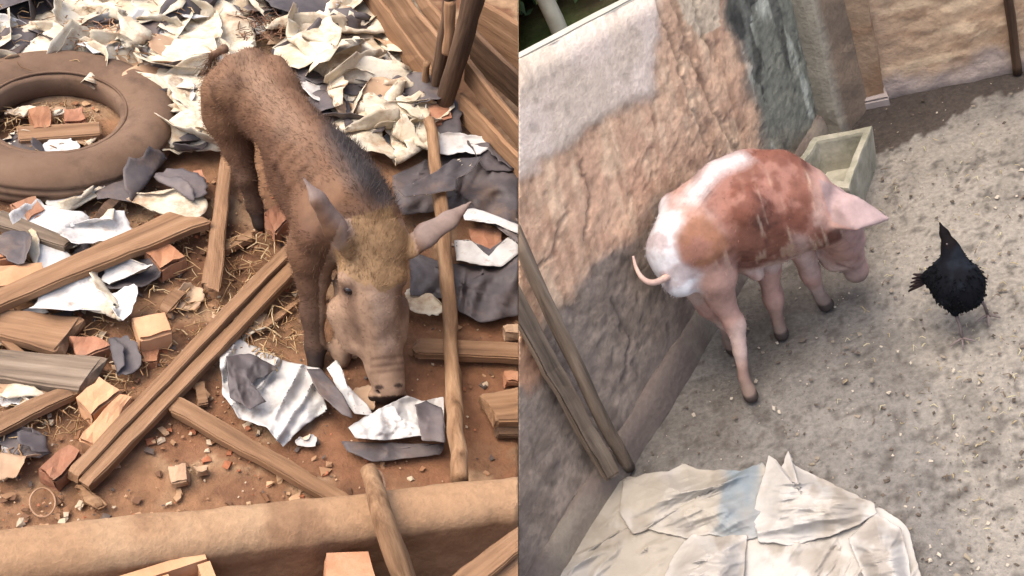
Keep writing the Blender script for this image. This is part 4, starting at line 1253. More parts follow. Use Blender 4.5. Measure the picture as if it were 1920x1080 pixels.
damp_shade = soft_poly(x + 2 * j, y + 2 * j, [(1180, 880), (1345, 600), (1480, 470), (1600, 350), (1700, 400), (1640, 520), (1560, 610), (1480, 700), (1400, 800), (1290, 870)], 22)  # damp floor and shadow by wall and pig, both put into the colour
col = mixc(col, lin(98, 89, 81), damp_shade * 0.55)
wet = in_poly(x + j, y + j * 0.7, [(1545, 275), (1590, 180), (1670, 160), (2000, 90), (2000, 150), (1900, 176), (1840, 190), (1770, 226), (1712, 262), (1640, 286)])
col = mixc(col, lin(72, 62, 56), wet * 0.9)
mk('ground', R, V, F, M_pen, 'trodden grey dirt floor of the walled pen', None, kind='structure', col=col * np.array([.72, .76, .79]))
# land behind the pen wall
V, F = grid_sheet(R, -6.0, 3.0, 3.602, 14.0, 0.15, lambda V: 0.05 * fbm(V, 0.8, 111, 3) - 0.01, 0.9)
col = np.tile(lin(96, 82, 62), (len(V), 1))
col = mixc(col, lin(70, 84, 48), sstep(-0.05, 0.2, fbm(V, 1.5, 112)))
mk('ground', R, V, F, M_earth, 'brown and green land beyond the pen wall', None, kind='structure', col=col)

# ---- side wall
wa, wb = R.P(1190, 868), R.P(1595, 205)
wd_ = unit(wb - wa)
wn = np.array([wd_[1], -wd_[0], 0])                 # into the pen
def wall_geo(a, b, h, th, step, amp, seed, n_in, slope=0.0):
    ln = np.linalg.norm(b - a)
    nx, nz = int(ln / step), int(h / step)
    g, F = lattice(nx, nz, 1)
    u, v, t = g[:, 0:1], g[:, 1:2], g[:, 2:3]
    V = a + (b - a) * u + np.array([0, 0, 1.0]) * ((h - slope * ln * u) * v - 0.05) - n_in * th * (1 - t)
    fr = g[:, 2] > 0.5
    V = V + (n_in[None] * ((amp * fbm(V, 6, seed, 4) + amp * 0.5 * fbm(V, 26, seed + 3, 3)) * fr)[:, None])
    tp = g[:, 1] > 0.999
    V[:, 2] += tp * (0.008 * fbm(V, 5, seed + 5))
    if np.cross(b - a, [0, 0, 1.0]) @ n_in < 0: F = [f[::-1] for f in F]
    return V, F, fr
tp1, tp2 = R.on(972, 110, wa - wn * 0.03, wb - wn * 0.03), R.on(1185, 0, wa - wn * 0.03, wb - wn * 0.03)
SLP = (tp1[2] - tp2[2]) / np.linalg.norm(tp2[:2] - tp1[:2])
sa_ = wa - wd_ * 0.95
WH_ = tp1[2] + SLP * np.linalg.norm(tp1[:2] - sa_[:2]) + 0.05
V, F, fr = wall_geo(sa_ - wn * 0.03, wb - wn * 0.03, WH_, 0.026, 0.0075, 0.010, 120, wn, SLP)
V0 = wall_geo(sa_ - wn * 0.03, wb - wn * 0.03, WH_, 0.026, 0.0075, 0.003, 120, wn, SLP)[0]
x, y = R.px(V)
q = np.stack([x, y, 0 * x], 1)
j1, j2 = 30 * fbm(q, 0.018, 121, 5), 30 * fbm(q, 0.018, 122, 5)
jx, jy = x + j1, y + j2
gr = lin(134, 122, 112)
col = np.tile(gr, (len(V), 1))
col = mixc(col, lin(154, 141, 128), sstep(0.0, 0.3, fbm(q, 0.02, 123, 5)) * 0.55)
col = mixc(col, lin(108, 97, 88), sstep(0.04, 0.3, fbm(q, 0.035, 124, 5)) * 0.5)
up = np.stack([x * 0.05 - y * 0.012, y * 0.008 + x * 0.002, 0 * x], 1)
org = soft_poly(jx, jy, [(1222, -80), (1340, -80), (1362, 50), (1398, 110), (1416, 200), (1412, 285), (1330, 310), (1250, 370), (1190, 420), (1120, 490), (1060, 560), (1000, 640), (960, 700), (900, 700), (900, 300), (1030, 290), (1110, 230), (1215, 180)], 9)
oc = np.tile(lin(208, 174, 146), (len(V), 1))
oc = mixc(oc, lin(222, 194, 164), sstep(-0.05, 0.25, fbm(up, 1.0, 125, 4)) * 0.8)
oc = mixc(oc, lin(190, 152, 128), sstep(0.05, 0.3, fbm(q, 0.02, 126, 5)) * 0.45)
oc = mixc(oc, lin(150, 116, 94), sstep(0.2, 0.36, fbm(up, 1.7, 127, 4)) * 0.4)
col = col * (1 - org[:, None]) + oc * org[:, None]
lil = soft_poly(x + 0.7 * j1, y + 0.7 * j2, [(860, 60), (960, 100), (1190, -40), (1222, -60), (1232, 60), (1226, 185), (1165, 200), (1108, 238), (1050, 280), (1000, 315), (960, 330), (860, 380)], 8)
lc = np.tile(lin(224, 208, 194), (len(V), 1))
lc = mixc(lc, lin(214, 199, 182), sstep(0.0, 0.3, fbm(q, 0.012, 128)))
lc = mixc(lc, lin(186, 172, 156), sstep(0.24, 0.38, fbm(q, 0.05, 129)) * 0.5)
col = col * (1 - lil[:, None]) + lc * lil[:, None]
pale = in_poly(x + 0.5 * j1, y + 0.5 * j2, [(1270, -60), (1330, -60), (1352, 55), (1310, 70), (1288, 40)])
col = mixc(col, lin(210, 196, 172), pale * 0.8)
drk = soft_poly(jx, jy, [(1338, -60), (1500, -60), (1556, 270), (1500, 320), (1420, 290), (1418, 200), (1396, 110), (1362, 50)], 9)
dc = np.tile(lin(122, 124, 114), (len(V), 1))
dc = mixc(dc, lin(184, 188, 176), sstep(0.06, 0.28, fbm(up, 1.1, 131, 5)) * 0.85)
dc = mixc(dc, lin(62, 62, 60), sstep(0.02, 0.25, fbm(up, 0.8, 133, 5)) * 0.8)
dc = mixc(dc, lin(60, 60, 58), in_poly(jx, jy, [(1338, -60), (1410, -60), (1420, 60), (1440, 200), (1400, 110), (1362, 50)]) * 0.7)
dc = mixc(dc, lin(150, 130, 108), sstep(220, 320, y + j1) * 0.5)
col = col * (1 - drk[:, None]) + dc * drk[:, None]
patch = soft_poly(jx, jy, [(940, 600), (1000, 640), (1018, 690), (985, 730), (940, 720)])
col = mixc(col, lin(178, 136, 108), patch * 0.7)
side = emp('pen_wall', R, wa, 'peeling lilac, orange and grey plastered wall along the left of the pen', 'wall')
V = V + (V0 - V) * (0.85 * lil)[:, None] + wn[None] * (0.005 * lil)[:, None]          # smooth painted skim coat stands proud of the rough render
crk = np.zeros(len(V))
for pl_, wd2 in (([(1262, -10), (1290, 90), (1330, 190), (1384, 290)], 4.5), ([(1232, 10), (1268, 100), (1300, 200), (1330, 280)], 3.5), ([(1300, -10), (1322, 70), (1345, 110)], 3.5), ([(1000, 520), (1040, 470), (1060, 400)], 3.0), ([(1090, 300), (1110, 380), (1096, 450)], 2.5), ([(1150, 560), (1180, 640), (1170, 720)], 2.5)):
    xw, yw = x + 10 * fbm(q, 0.05, 136, 3), y + 10 * fbm(q, 0.05, 137, 3)
    for (x1, y1), (x2, y2) in zip(pl_[:-1], pl_[1:]):
        tt = np.clip(((xw - x1) * (x2 - x1) + (yw - y1) * (y2 - y1)) / ((x2 - x1) ** 2 + (y2 - y1) ** 2), 0, 1)
        dd_ = np.hypot(xw - x1 - tt * (x2 - x1), yw - y1 - tt * (y2 - y1))
        crk = np.maximum(crk, sstep(wd2 * 1.6, wd2 * 0.5, dd_))
pit = sstep(0.30, 0.42, fbm(V, 30, 138, 2))
V = V - wn[None] * (0.006 * crk + 0.003 * pit * (1 - lil))[:, None]
col = mixc(col, col * 0.6, np.maximum(crk * 0.8, pit * 0.5))
spk = fbm(V, 45, 134, 3)
col = mixc(col, col * 0.72, sstep(0.12, 0.3, spk) * (1 - lil) * 0.7)
col = mixc(col, np.minimum(col * 1.2, 0.85), sstep(0.1, 0.3, -spk) * 0.5)
col = np.minimum(col * np.array([1.10, 1.06, 1.02]), 0.88)
mk('plaster', R, V, F, M_plast, parent=side, col=col)
# plinth fillet and coping edge
pts = [wa - wd_ * 0.95 + (wb - wa + wd_ * 0.95) * t for t in np.linspace(0, 0.97, 60)]
V, F = [], []
pf = [(-0.045, 0.11), (-0.016, 0.095), (-0.006, 0.05), (0.002, 0.0), (0.002, -0.06), (-0.045, -0.06)]
for p in pts:
    for o, z in pf: V.append(p + wn * o + np.array([0, 0, z]))
V = np.array(V); k = len(pf)
V += wn[None] * (0.006 * fbm(V, 9, 141, 3))[:, None]
for i in range(len(pts) - 1):
    for jj in range(k): F.append((i * k + jj, i * k + (jj + 1) % k, (i + 1) * k + (jj + 1) % k, (i + 1) * k + jj))
F.append(tuple(range(k))[::-1]); F.append(tuple((len(pts) - 1) * k + q for q in range(k)))
cc = np.tile(lin(112, 100, 92), (len(V), 1)); cc = mixc(cc, lin(136, 126, 112), sstep(0, .3, fbm(V, 8, 143)))
mk('plinth', R, V, F, M_plast, 'smooth grey cement plinth along the foot of the wall', parent=side, col=cc)
ca, cb = sa_ - wn * 0.026, wb - wn * 0.026
ha, hb_ = np.array([0, 0, WH_ - 0.046]), np.array([0, 0, WH_ - 0.046 - SLP * np.linalg.norm(wb - sa_)])
V, F, ex = slab_geo([ca + ha, cb + hb_, cb - wn * 0.032 + hb_, ca - wn * 0.032 + ha], (0, 0, -0.012), nx=30, ny=3, nz=2, amp=0.002)
mk('coping', R, V, F, mat('pale_cement', [lin(156, 150, 136), lin(180, 174, 160)], 12, 0.9, 0.4, 60, rnd=0), parent=side, smooth=False, xaxis=ex)

# ---- concrete post at the end of the side wall
pa, pb = R.P(1556, 262), R.P(1602, 192)
V, F, ex = slab_geo([pa + wn * 0.045 + [0, 0, 1.2], pa + wn * 0.045 + [0, 0, -0.03], pb + wn * 0.045 + [0, 0, -0.03], pb + wn * 0.045 + [0, 0, 1.2]], -wn * 0.2, nx=40, ny=6, nz=3, amp=0.005, rnd=0.006)
x, y = R.px(V); q = np.stack([x, y, 0 * x], 1)
cc = np.tile(lin(138, 120, 102), (len(V), 1)); cc = mixc(cc, lin(118, 104, 90), sstep(-.05, .25, fbm(q, 0.02, 145)))
al = (V - pa) @ unit(pb - pa)
cc = mixc(cc, lin(160, 154, 138), sstep(0.022, 0.012, al + 0.01 * fbm(q, 0.05, 146)) * 0.8)
mk('concrete_post', R, V, F, M_plast, 'square grey-brown concrete post in the corner of the pen', 'post', col=cc, smooth=False)

# ---- back wall
ba, bb = R.P(1596, 196), R.P(1920, 131)
bd = unit(bb - ba)
bn = np.array([bd[1], -bd[0], 0])
V, F, fr = wall_geo(ba - bd * 0.1, bb + bd * 0.6, 1.15, 0.12, 0.011, 0.008, 150, bn)
x, y = R.px(V); q = np.stack([x, y, 0 * x], 1)
ho = np.stack([x * 0.012, y * 0.045 + x * 0.008, 0 * x], 1)
col = np.tile(lin(186, 158, 130), (len(V), 1))
col = mixc(col, lin(214, 188, 156), sstep(-0.02, 0.25, fbm(ho, 1.2, 151, 5)) * 0.8)
col = mixc(col, lin(150, 122, 98), sstep(0.05, 0.28, fbm(ho, 1.9, 152, 5)) * 0.7)
col = mixc(col, lin(160, 136, 116), sstep(1760, 1600, x + 60 * fbm(q, 0.01, 153)) * 0.6)
base = sstep(0.10, 0.02, V[:, 2] + 0.10 * fbm(q, 0.015, 154))
col = mixc(col, lin(164, 150, 144), base * 0.8)
V = V + bn[None] * (0.004 * fbm(ho * 2.2, 1.0, 155, 3) * fr)[:, None]
mk('back_wall', R, V, F, M_plast, 'rough orange-brown rendered wall across the back of the pen', 'wall', col=col)
g0, g1 = R.P(1610, 192), R.P(1662, 181)
pil = emp('pilaster', R, (g0 + g1) / 2, 'shallow plastered pilaster with grey ledge foot on the back wall', 'pilaster')
V, F, ex = slab_geo([g0 + bn * 0.03 + [0, 0, 1.1], g0 + bn * 0.03 + [0, 0, 0.0], g1 + bn * 0.03 + [0, 0, 0.0], g1 + bn * 0.03 + [0, 0, 1.1]], -bn * 0.06, nx=30, ny=4, nz=2, amp=0.004, rnd=0.008)
x, y = R.px(V); q = np.stack([x, y, 0 * x], 1)
cc = np.tile(lin(158, 134, 110), (len(V), 1)); cc = mixc(cc, lin(140, 112, 88), sstep(-.05, .25, fbm(q, 0.02, 157)))
mk('shaft', R, V, F, M_plast, parent=pil, col=cc, smooth=False)
V, F, ex = slab_geo([g0 + bn * 0.045 + [0, 0, 0.03] - bd * 0.03, g1 + bn * 0.045 + [0, 0, 0.03] + bd * 0.01, g1 + bn * 0.0 + [0, 0, 0.05], g0 + bn * 0.0 + [0, 0, 0.05] - bd * 0.03], (0, 0, -0.06), nx=6, ny=3, nz=3, amp=0.004, rnd=0.01)
mk('foot', R, V, F, mat('grey_ledge', [lin(140, 128, 122), lin(168, 156, 150)], 14, 0.9, 0.5, 60), parent=pil, smooth=False)
A = R.on(1884, -60, ba, bb); Bq = R.on(1906, 132, ba, bb)
pole('wooden_post', R, [A + bn * 0.012, Bq + bn * 0.012], 0.014, M_woodd, 'slim dark post standing against the back wall at the right', 'post', k=10, wob=0.005)

# ---- trough
o4 = [R.P(1470, 335, .15), R.P(1526, 258, .15), R.P(1634, 234, .15), R.P(1592, 352, .15)]
c0 = sum(o4) / 4
def ringq(pts, n=8):
    out = []
    for i in range(4):
        for k in range(n): out.append(pts[i] * (1 - k / n) + pts[(i + 1) % 4] * k / n)
    return out
def inset(pts, f, z): return [np.array([*(c0[:2] + (p[:2] - c0[:2]) * f), z]) for p in pts]
rings = [ringq(inset(o4, 0.93, -0.01)), ringq(inset(o4, 0.97, 0.07)), ringq(inset(o4, 0.995, 0.142)), ringq(inset(o4, 0.98, 0.15)), ringq(inset(o4, 0.78, 0.15)), ringq(inset(o4, 0.75, 0.142)), ringq(inset(o4, 0.62, 0.04))]
V = np.array([p for r in rings for p in r]); k = 32; F = []
for i in range(len(rings) - 1):
    for jj in range(k): F.append((i * k + jj, i * k + (jj + 1) % k, (i + 1) * k + (jj + 1) % k, (i + 1) * k + jj))
F.append(tuple(range(k))[::-1]); F.append(tuple((len(rings) - 1) * k + q for q in range(k)))
V = V + 0.008 * np.stack([fbm(V, 14, 161 + s, 3) for s in range(3)], 1)
e0 = V[F[40][1]] - V[F[40][0]]
mk('feed_trough', R, V, [f[::-1] for f in F] if np.cross(V[1] - V[0], V[32] - V[0]) @ (V[0] - c0) < 0 else F, M_trough, 'old empty concrete feeding trough in the corner of the pen', 'trough', smooth=False)

# ---- poles leaning on the wall
LP = 'poles leaning on the pen wall'
def wpt(x, y, off): return R.on(x, y, wa, wb, off if (np.array([wb[1] - wa[1], wa[0] - wb[0], 0]) @ wn) > 0 else -off)
pole('leaning_pole', R, [wpt(930, 365, -0.005), wpt(1040, 600, 0.012), wpt(1120, 765, 0.03), R.P(1178, 876, 0.015)], [0.017, 0.018, 0.018, 0.018], M_woodg, 'round grey-brown pole leaning on the wall, nearer the pig', 'pole', LP, wob=0.007, k=20)
c = [wpt(945, 478, 0.012), wpt(1164, 888, 0.02), wpt(1138, 902, 0.02), wpt(922, 510, 0.012)]
V, F, ex = slab_geo(c, -wn * 0.02, nx=22, ny=3, nz=3, amp=0.005, rnd=0.005)
mk('leaning_board', R, V, F, M_woodg, 'flat weathered board leaning on the wall beside the round pole', 'board', LP, smooth=False, xaxis=ex)

# ---- sacks at the bottom
def sackcol(base, c2, stripe=None, seed=1):
    def f(X, Y, V):
        q = np.stack([X, Y, 0 * X], 1)
        c = np.tile(base, (len(X), 1))
        c = mixc(c, c2, sstep(-0.1, 0.3, fbm(q, 0.012, seed)))
        c = mixc(c, lin(166, 152, 134), sstep(0.10, 0.36, fbm(q, 0.02, seed + 4)) * 0.5)
        if stripe is not None:
            c = mixc(c, lin(150, 164, 172), soft_poly(X + 16 * fbm(q, 0.03, seed + 6), Y, stripe, 7) * (0.75 + 0.5 * fbm(q, 0.03, seed + 7)))
        return c
    return f
SG = 'fabric sacks heaped at the near end of the pen'
W1, W2, W3 = lin(212, 204, 193), lin(222, 216, 208), lin(198, 188, 172)
sheet('feed_sack', R, [(1020, 1120), (1040, 1066), (1096, 970), (1150, 910), (1180, 892), (1230, 900), (1300, 960), (1320, 1120)], wav(0.02, 0.03, 171, 0.007, 0.007, edge=0.6, ridge=0.022, ang=1.0, rs=0.016, cr=0.06), (M_sack,), 'crumpled brownish sack spread at the foot of the pen wall', 'sack', SG, 180, 44, sackcol(W3, W1, None, 171), 0.004, seed=21)
sheet('feed_sack', R, [(1400, 1000), (1560, 985), (1650, 950), (1700, 985), (1722, 1060), (1740, 1140), (1380, 1140)], wav(0.02, 0.03, 172, 0.007, 0.007, edge=0.6, ridge=0.026, ang=0.6, rs=0.014, cr=0.06), (M_sack,), 'greyish crumpled sack at the bottom right of the sack heap', 'sack', SG, 180, 44, sackcol(W1, W2, None, 172), 0.004, seed=22)
sheet('feed_sack', R, [(1230, 1120), (1262, 1040), (1296, 1002), (1330, 1000), (1400, 1004), (1396, 1060), (1386, 1140)], wav(0.055, 0.03, 173, 0.007, 0.007, edge=0.6, ridge=0.022, ang=1.3, rs=0.016, cr=0.06), (M_sack,), 'smooth white sack flap at the bottom middle of the sack heap', 'sack', SG, 150, 38, sackcol(W2, W1, None, 173), 0.004, seed=23)
sheet('feed_sack', R, [(1168, 902), (1210, 888), (1252, 884), (1282, 868), (1310, 880), (1390, 882), (1430, 866), (1446, 900), (1440, 1000), (1390, 1014), (1330, 1002), (1286, 1008), (1216, 992), (1186, 1000), (1160, 960)], wav(0.065, 0.025, 174, 0.006, 0.006, edge=0.6, ridge=0.026, ang=1.2, rs=0.016, cr=0.06), (M_sack,), 'beige sack with faded blue stripe on top of the heap', 'sack', SG, 200, 48, sackcol(lin(208, 198, 182), W1, [(1356, 860), (1432, 860), (1440, 1010), (1340, 1010)], 174), 0.004, seed=24)
sheet('feed_sack', R, [(1428, 900), (1442, 852), (1456, 862), (1462, 880), (1476, 846), (1490, 872), (1550, 902), (1640, 944), (1644, 962), (1610, 984), (1550, 1006), (1480, 1022), (1420, 1014), (1412, 960)], wav(0.085, 0.025, 175, 0.006, 0.006, edge=0.6, ridge=0.026, ang=1.5, rs=0.015, cr=0.06), (M_sack,), 'white sack with peaked corner on the right of the heap', 'sack', SG, 200, 48, sackcol(W2, lin(214, 206, 194), None, 175), 0.004, seed=25)
sheet('feed_sack', R, [(1590, 1010), (1640, 962), (1690, 990), (1704, 1050), (1716, 1130), (1640, 1140), (1612, 1060)], wav(0.07, 0.02, 176, 0.007, 0.007, edge=0.6, ridge=0.019, ang=1.4, rs=0.02, cr=0.06), (M_sack,), 'narrow white sack end hanging over the bottom right of the heap', 'sack', SG, 120, 30, sackcol(W2, W1, None, 176), 0.004, seed=26)

# ---- pen floor grit
n = 1900
px, py = RNG.uniform(1180, 1960, n), RNG.uniform(150, 1100, n)
pts = np.array([R.P(a, b) for a, b in zip(px, py)])
dw = (pts - wa) @ wn; db = (pts - ba) @ bn
ok = (dw > 0.03) & (db > 0.03)
pts = pts[ok]; n = len(pts)
sz = 0.002 + 0.006 * RNG.uniform(0, 1, n) ** 5
pal = np.array([lin(196, 184, 166), lin(150, 138, 122), lin(110, 98, 86), lin(104, 92, 82), lin(150, 138, 120), lin(90, 80, 70), lin(120, 108, 96)]) * 0.66
V, F, cc = shards(pts + np.array([0, 0, 0.001]), sz, pal[RNG.integers(0, len(pal), n)], 9, 0.45, 1.8)
mk('floor_grit', R, V, F, M_chip, 'grit, crumbs and chaff scattered over the pen floor', 'grit', kind='stuff', smooth=False, col=cc)
straw(R, [(1600, 300), (1950, 180), (1950, 1000), (1760, 1000), (1640, 800), (1500, 760), (1620, 560)], 170, 0.016, 'chaff', 'pale chaff scattered on the open floor of the pen', np.array([lin(206, 196, 160), lin(190, 172, 134), lin(130, 112, 92)]) * 0.62, 14, 0.006, 0.0014)

# ================================================================== RIGHT PEN: pink and brown pig
P = R.P
B = Body((-0.46, 1.80, -0.03), (0.42, 2.45, 0.70), 0.005)
spine = [P(1300, 440, .49), P(1345, 410, .485), P(1400, 390, .465), P(1455, 386, .44), P(1503, 396, .405), P(1540, 408, .37)]
B.chain(spine, [.082, .090, .104, .108, .092, .076], .04)
B.chain([P(1300, 372, .545), P(1350, 336, .56), P(1400, 320, .55), P(1460, 323, .53), P(1512, 350, .48)], [.040, .042, .045, .045, .045], .04)
B.chain([P(1395, 455, .36), P(1450, 442, .345)], [.072, .072], .05)
B.chain([P(1545, 402, .37), P(1572, 424, .30), P(1584, 448, .235)], [.072, .056, .050], .025)
B.chain([P(1584, 448, .235), P(1592, 475, .165), P(1600, 496, .105)], [.048, .036, .031], .02)
B.cone(P(1600, 496, .105), P(1605, 507, .085), .033, .034, .008)
B.cone(P(1553, 462, .20), P(1562, 487, .15), .040, .032, .03)
# ears
e0, e1, e2, e3, e4, e5 = P(1532, 346, .455), P(1566, 424, .40), P(1606, 428, .40), P(1664, 410, .385), P(1606, 372, .435), P(1572, 388, .445)
B.plate([(e0, e1, e5), (e5, e1, e2), (e5, e2, e4), (e0, e5, e4), (e4, e2, e3)], .0065, .014)
B.chain([P(1530, 368, .43), P(1545, 392, .38), P(1549, 424, .33)], [.03, .032, .008], .010, (unit([0.1, -0.8, 0.5]), 3.2))
# ham and legs
B.cone(P(1256, 384, .515), P(1276, 398, .51), .022, .045, .02)
B.chain([P(1290, 405, .49), P(1270, 470, .455), P(1276, 520, .40)], [.070, .072, .050], .03)
B.chain([P(1338, 398, .53), P(1346, 450, .46), P(1344, 500, .385)], [.034, .052, .042], .018)
B.cone(P(1398, 392, .53), P(1404, 450, .42), .052, .05, .03)
B.chain([P(1320, 455, .47), P(1338, 510, .375), P(1352, 560, .275)], [.070, .056, .038], .022)
B.cone(P(1343, 520, .36), P(1350, 535, .33), .036, .03, .012)
B.chain([P(1352, 560, .275), P(1378, 606, .195), P(1388, 660, .12), P(1396, 710, .055), P(1408, 742, .018)], [.034, .026, .018, .0165, .023], .010)
B.cone(P(1374, 600, .205), P(1380, 612, .185), .029, .027, .01)
B.chain([P(1285, 500, .36), P(1330, 570, .22), P(1362, 602, .14), P(1370, 636, .05), P(1375, 653, .016)], [.050, .034, .024, .020, .021], .02)
B.chain([P(1440, 440, .34), P(1440, 510, .22), P(1450, 560, .13), P(1460, 606, .048), P(1466, 626, .016)], [.048, .032, .023, .0165, .022], .012)
B.cone(P(1447, 548, .145), P(1451, 566, .12), .028, .026, .01)
B.chain([P(1496, 410, .37), P(1502, 465, .25), P(1520, 515, .135), P(1538, 556, .048), P(1548, 570, .016)], [.052, .034, .024, .0165, .022], .012)
B.cone(P(1516, 506, .15), P(1521, 520, .125), .029, .026, .01)
B.chain([P(1395, 500, .30), P(1420, 514, .275)], [.020, .018], .02)
V, F = B.mesh(4)
Nn = vnormals(V, F)
V = V + Nn * (0.005 * fbm(V, 8, 191, 3) + 0.0015 * fbm(V, 40, 192, 2))[:, None]
zz = V[:, 2]
x, y = R.px(V)
wx = V[:, 0] + 0.07 * fbm(V, 11, 193, 5)
col = np.tile(lin(202, 158, 142), (len(V), 1))
col = mixc(col, lin(216, 184, 170), sstep(-0.1, 0.25, fbm(V, 7, 194)))
br = sstep(-0.15, -0.10, wx + 0.25 * (zz - 0.48)) * sstep(0.165, 0.115, wx + 0.05 * (0.4 - zz)) * sstep(0.29, 0.37, zz + 0.07 * fbm(V, 14, 195, 5))
bc = np.tile(lin(128, 78, 62), (len(V), 1))
bc = mixc(bc, lin(150, 98, 80), sstep(-0.05, 0.25, fbm(V, 10, 196)))
bc = mixc(bc, lin(96, 58, 48), sstep(0.05, 0.3, fbm(V, 14, 197)) * 0.8)
bc = mixc(bc, lin(184, 132, 116), sstep(0.08, 0.3, fbm(V, 22, 208)) * 0.5)
stv = np.stack([V[:, 0] * 60, V[:, 1] * 8, V[:, 2] * 8], 1)
bc = mixc(bc, lin(206, 172, 148), sstep(0.10, 0.30, fbm(stv, 1, 198, 4)) * sstep(0.60, 0.52, zz) * 0.75)  # pale sheen streaks on the flank, painted in
col = col * (1 - br[:, None]) + bc * br[:, None]
col = mixc(col, lin(250, 247, 248), sstep(-0.18, -0.24, V[:, 0] + 0.05 * fbm(V, 14, 199, 4)) * sstep(0.3, 0.38, zz) * 0.9)  # strongly lit left rump, its white highlight put into the colour
hp = sstep(0.085, 0.05, np.linalg.norm((V - P(1312, 450, .52)) * np.array([1.2, 1, 0.8]), axis=1) + 0.05 * fbm(V, 16, 200))
col = mixc(col, lin(158, 106, 78), hp * 0.9)
col = mixc(col, lin(186, 146, 140), sstep(0.15, 0.19, V[:, 0]) * 0.6)
col = mixc(col, lin(170, 120, 110), sstep(0.08, 0.3, fbm(V, 18, 203)) * (1 - br) * 0.45)
col = mixc(col, lin(150, 108, 98), sstep(0.03, 0.0, np.abs(fbm(V, 9, 204))) * (V[:, 0] > 0.13) * 0.35)
col = mixc(col, lin(238, 226, 222), soft_poly(x + 8 * fbm(V, 20, 207), y, [(1268, 380), (1335, 296), (1392, 282), (1412, 300), (1352, 328), (1304, 384)], 8) * 0.75)  # painted highlight rim along the upper back
col = mixc(col, lin(120, 84, 78), soft_poly(x, y, [(1566, 490), (1596, 502), (1604, 498), (1600, 505), (1568, 497)], 1.5) * 0.7)  # mouth line, its shading put into the colour
mud = sstep(0.17, 0.04, zz + 0.05 * fbm(V, 14, 201))
col = mixc(col, lin(124, 106, 94), mud * 0.85)
col = mixc(col, lin(180, 150, 146), sstep(0.19, 0.24, V[:, 0]) * (zz > 0.26) * 0.8)
col = mixc(col, lin(56, 46, 42), sstep(0.036, 0.028, zz) * 0.9)
col = mixc(col, lin(226, 196, 184), soft_poly(x, y, [(1484, 440), (1512, 440), (1536, 520), (1512, 524)], 5) * 0.5)
earm = in_poly(x, y, [(1535, 335), (1680, 395), (1680, 425), (1600, 430), (1560, 415)]) & (V[:, 0] > 0.12)
col = mixc(col, lin(176, 152, 148), earm * 0.7)
pig = emp('spotted_pig', R, P(1420, 620), 'pink and brown patched pig rooting beside the pen wall', 'pig')
tree = BVHTree.FromPolygons([tuple(v) for v in V], [tuple(int(i) for i in f) for f in F])
col = col * np.array([.66, .69, .71])
mk('body', R, V, F, M_hide, parent=pig, col=col)
ta = spline([P(1278, 496, .42), P(1248, 521, .445), P(1222, 530, .47), P(1203, 520, .49), P(1192, 500, .51), P(1187, 480, .53)], 24)
V2, F2 = tube_geo(ta, np.linspace(0.011, 0.003, 24), 8)
mk('tail', R, V2, F2, M_hide, parent=pig, col=np.tile(lin(188, 158, 144), (len(V2), 1)))
lean = np.tile(np.array([-0.6, -0.1, -0.7]), (len(V), 1))
v1, f1, c1 = strands(V, Nn, col, (zz > 0.15) & (V[:, 0] < 0.14), 5000, 0.008, lean, 0.0009, 31, 0.18)
mk('hair', R, v1, f1, M_hair, parent=pig, col=c1, smooth=False)

# ---- black bird
B = Body((0.2, 1.88, -0.02), (0.6, 2.35, 0.36), 0.0035)
B.chain([P(1774, 522, .15), P(1796, 532, .145), P(1806, 548, .125)], [.044, .055, .046], .03)
B.chain([P(1786, 556, .11), P(1790, 586, .07)], [.040, .010], .02)
B.chain([P(1814, 540, .125), P(1836, 552, .085)], [.036, .010], .02)
B.chain([P(1788, 505, .17), P(1786, 480, .20), P(1781, 462, .22)], [.038, .024, .019], .018)
B.chain([P(1780, 460, .222), P(1771, 438, .24), P(1761, 416, .258)], [.017, .010, .0025], .012)
B.chain([P(1762, 522, .155), P(1742, 520, .155)], [.032, .018], .02)
# folded wings over the sides
B.chain([P(1764, 500, .18), P(1762, 535, .15), P(1782, 574, .10)], [.020, .030, .008], .008, (unit([-0.8, -0.3, 0.2]), 1.8))
B.chain([P(1812, 500, .18), P(1832, 530, .14), P(1826, 566, .10)], [.020, .030, .008], .008, (unit([0.8, -0.3, 0.2]), 1.8))
V, F = B.mesh(3)
col = np.tile(lin(15, 16, 20), (len(V), 1))
col = mixc(col, lin(24, 27, 33), sstep(-.05, .25, fbm(V, 25, 211)))
V = V + vnormals(V, F) * (0.0016 * fbm(V, 55, 215, 2))[:, None]
col = mixc(col, lin(17, 14, 15), sstep(0.225, 0.235, V[:, 2]))
Nn = vnormals(V, F)
btree = BVHTree.FromPolygons([tuple(v) for v in V], [tuple(int(i) for i in f) for f in F])
bird = emp('black_bird', R, P(1815, 612), 'black long-beaked bird walking on the pen floor right of the pig', 'bird')
mk('body', R, V, F, M_feather, parent=bird, col=col)
v1, f1, c1 = strands(V, Nn, col * 0.6, (V[:, 2] < 0.2), 900, 0.007, np.array([-0.2, -0.5, -0.9]), 0.006, 41, 0.12, 0.02)
mk('plumage', R, v1, f1, M_feather, parent=bird, col=c1, smooth=False)
for k in range(5):
    a, b = P(1748, 520, .15), P(1712 - 2 * k, 514 + 8 * k, .15 - 0.012 * k)
    V, F = tube_geo([a, a * 0.5 + b * 0.5, b], [0.004, 0.009, 0.003], 8)
    cm = (V - a) @ unit(b - a)
    V[:, 2] = a[2] + (b[2] - a[2]) * np.clip(cm / np.linalg.norm(b - a), 0, 1) + (V[:, 2] - (a[2] + (b[2] - a[2]) * np.clip(cm / np.linalg.norm(b - a), 0, 1))) * 0.3
    mk('tail_feather', R, V, F, M_feather, parent=bird, col=mixc(np.tile(lin(24, 22, 25), (len(V), 1)), lin(62, 50, 50), sstep(0.02, 0.07, cm)))
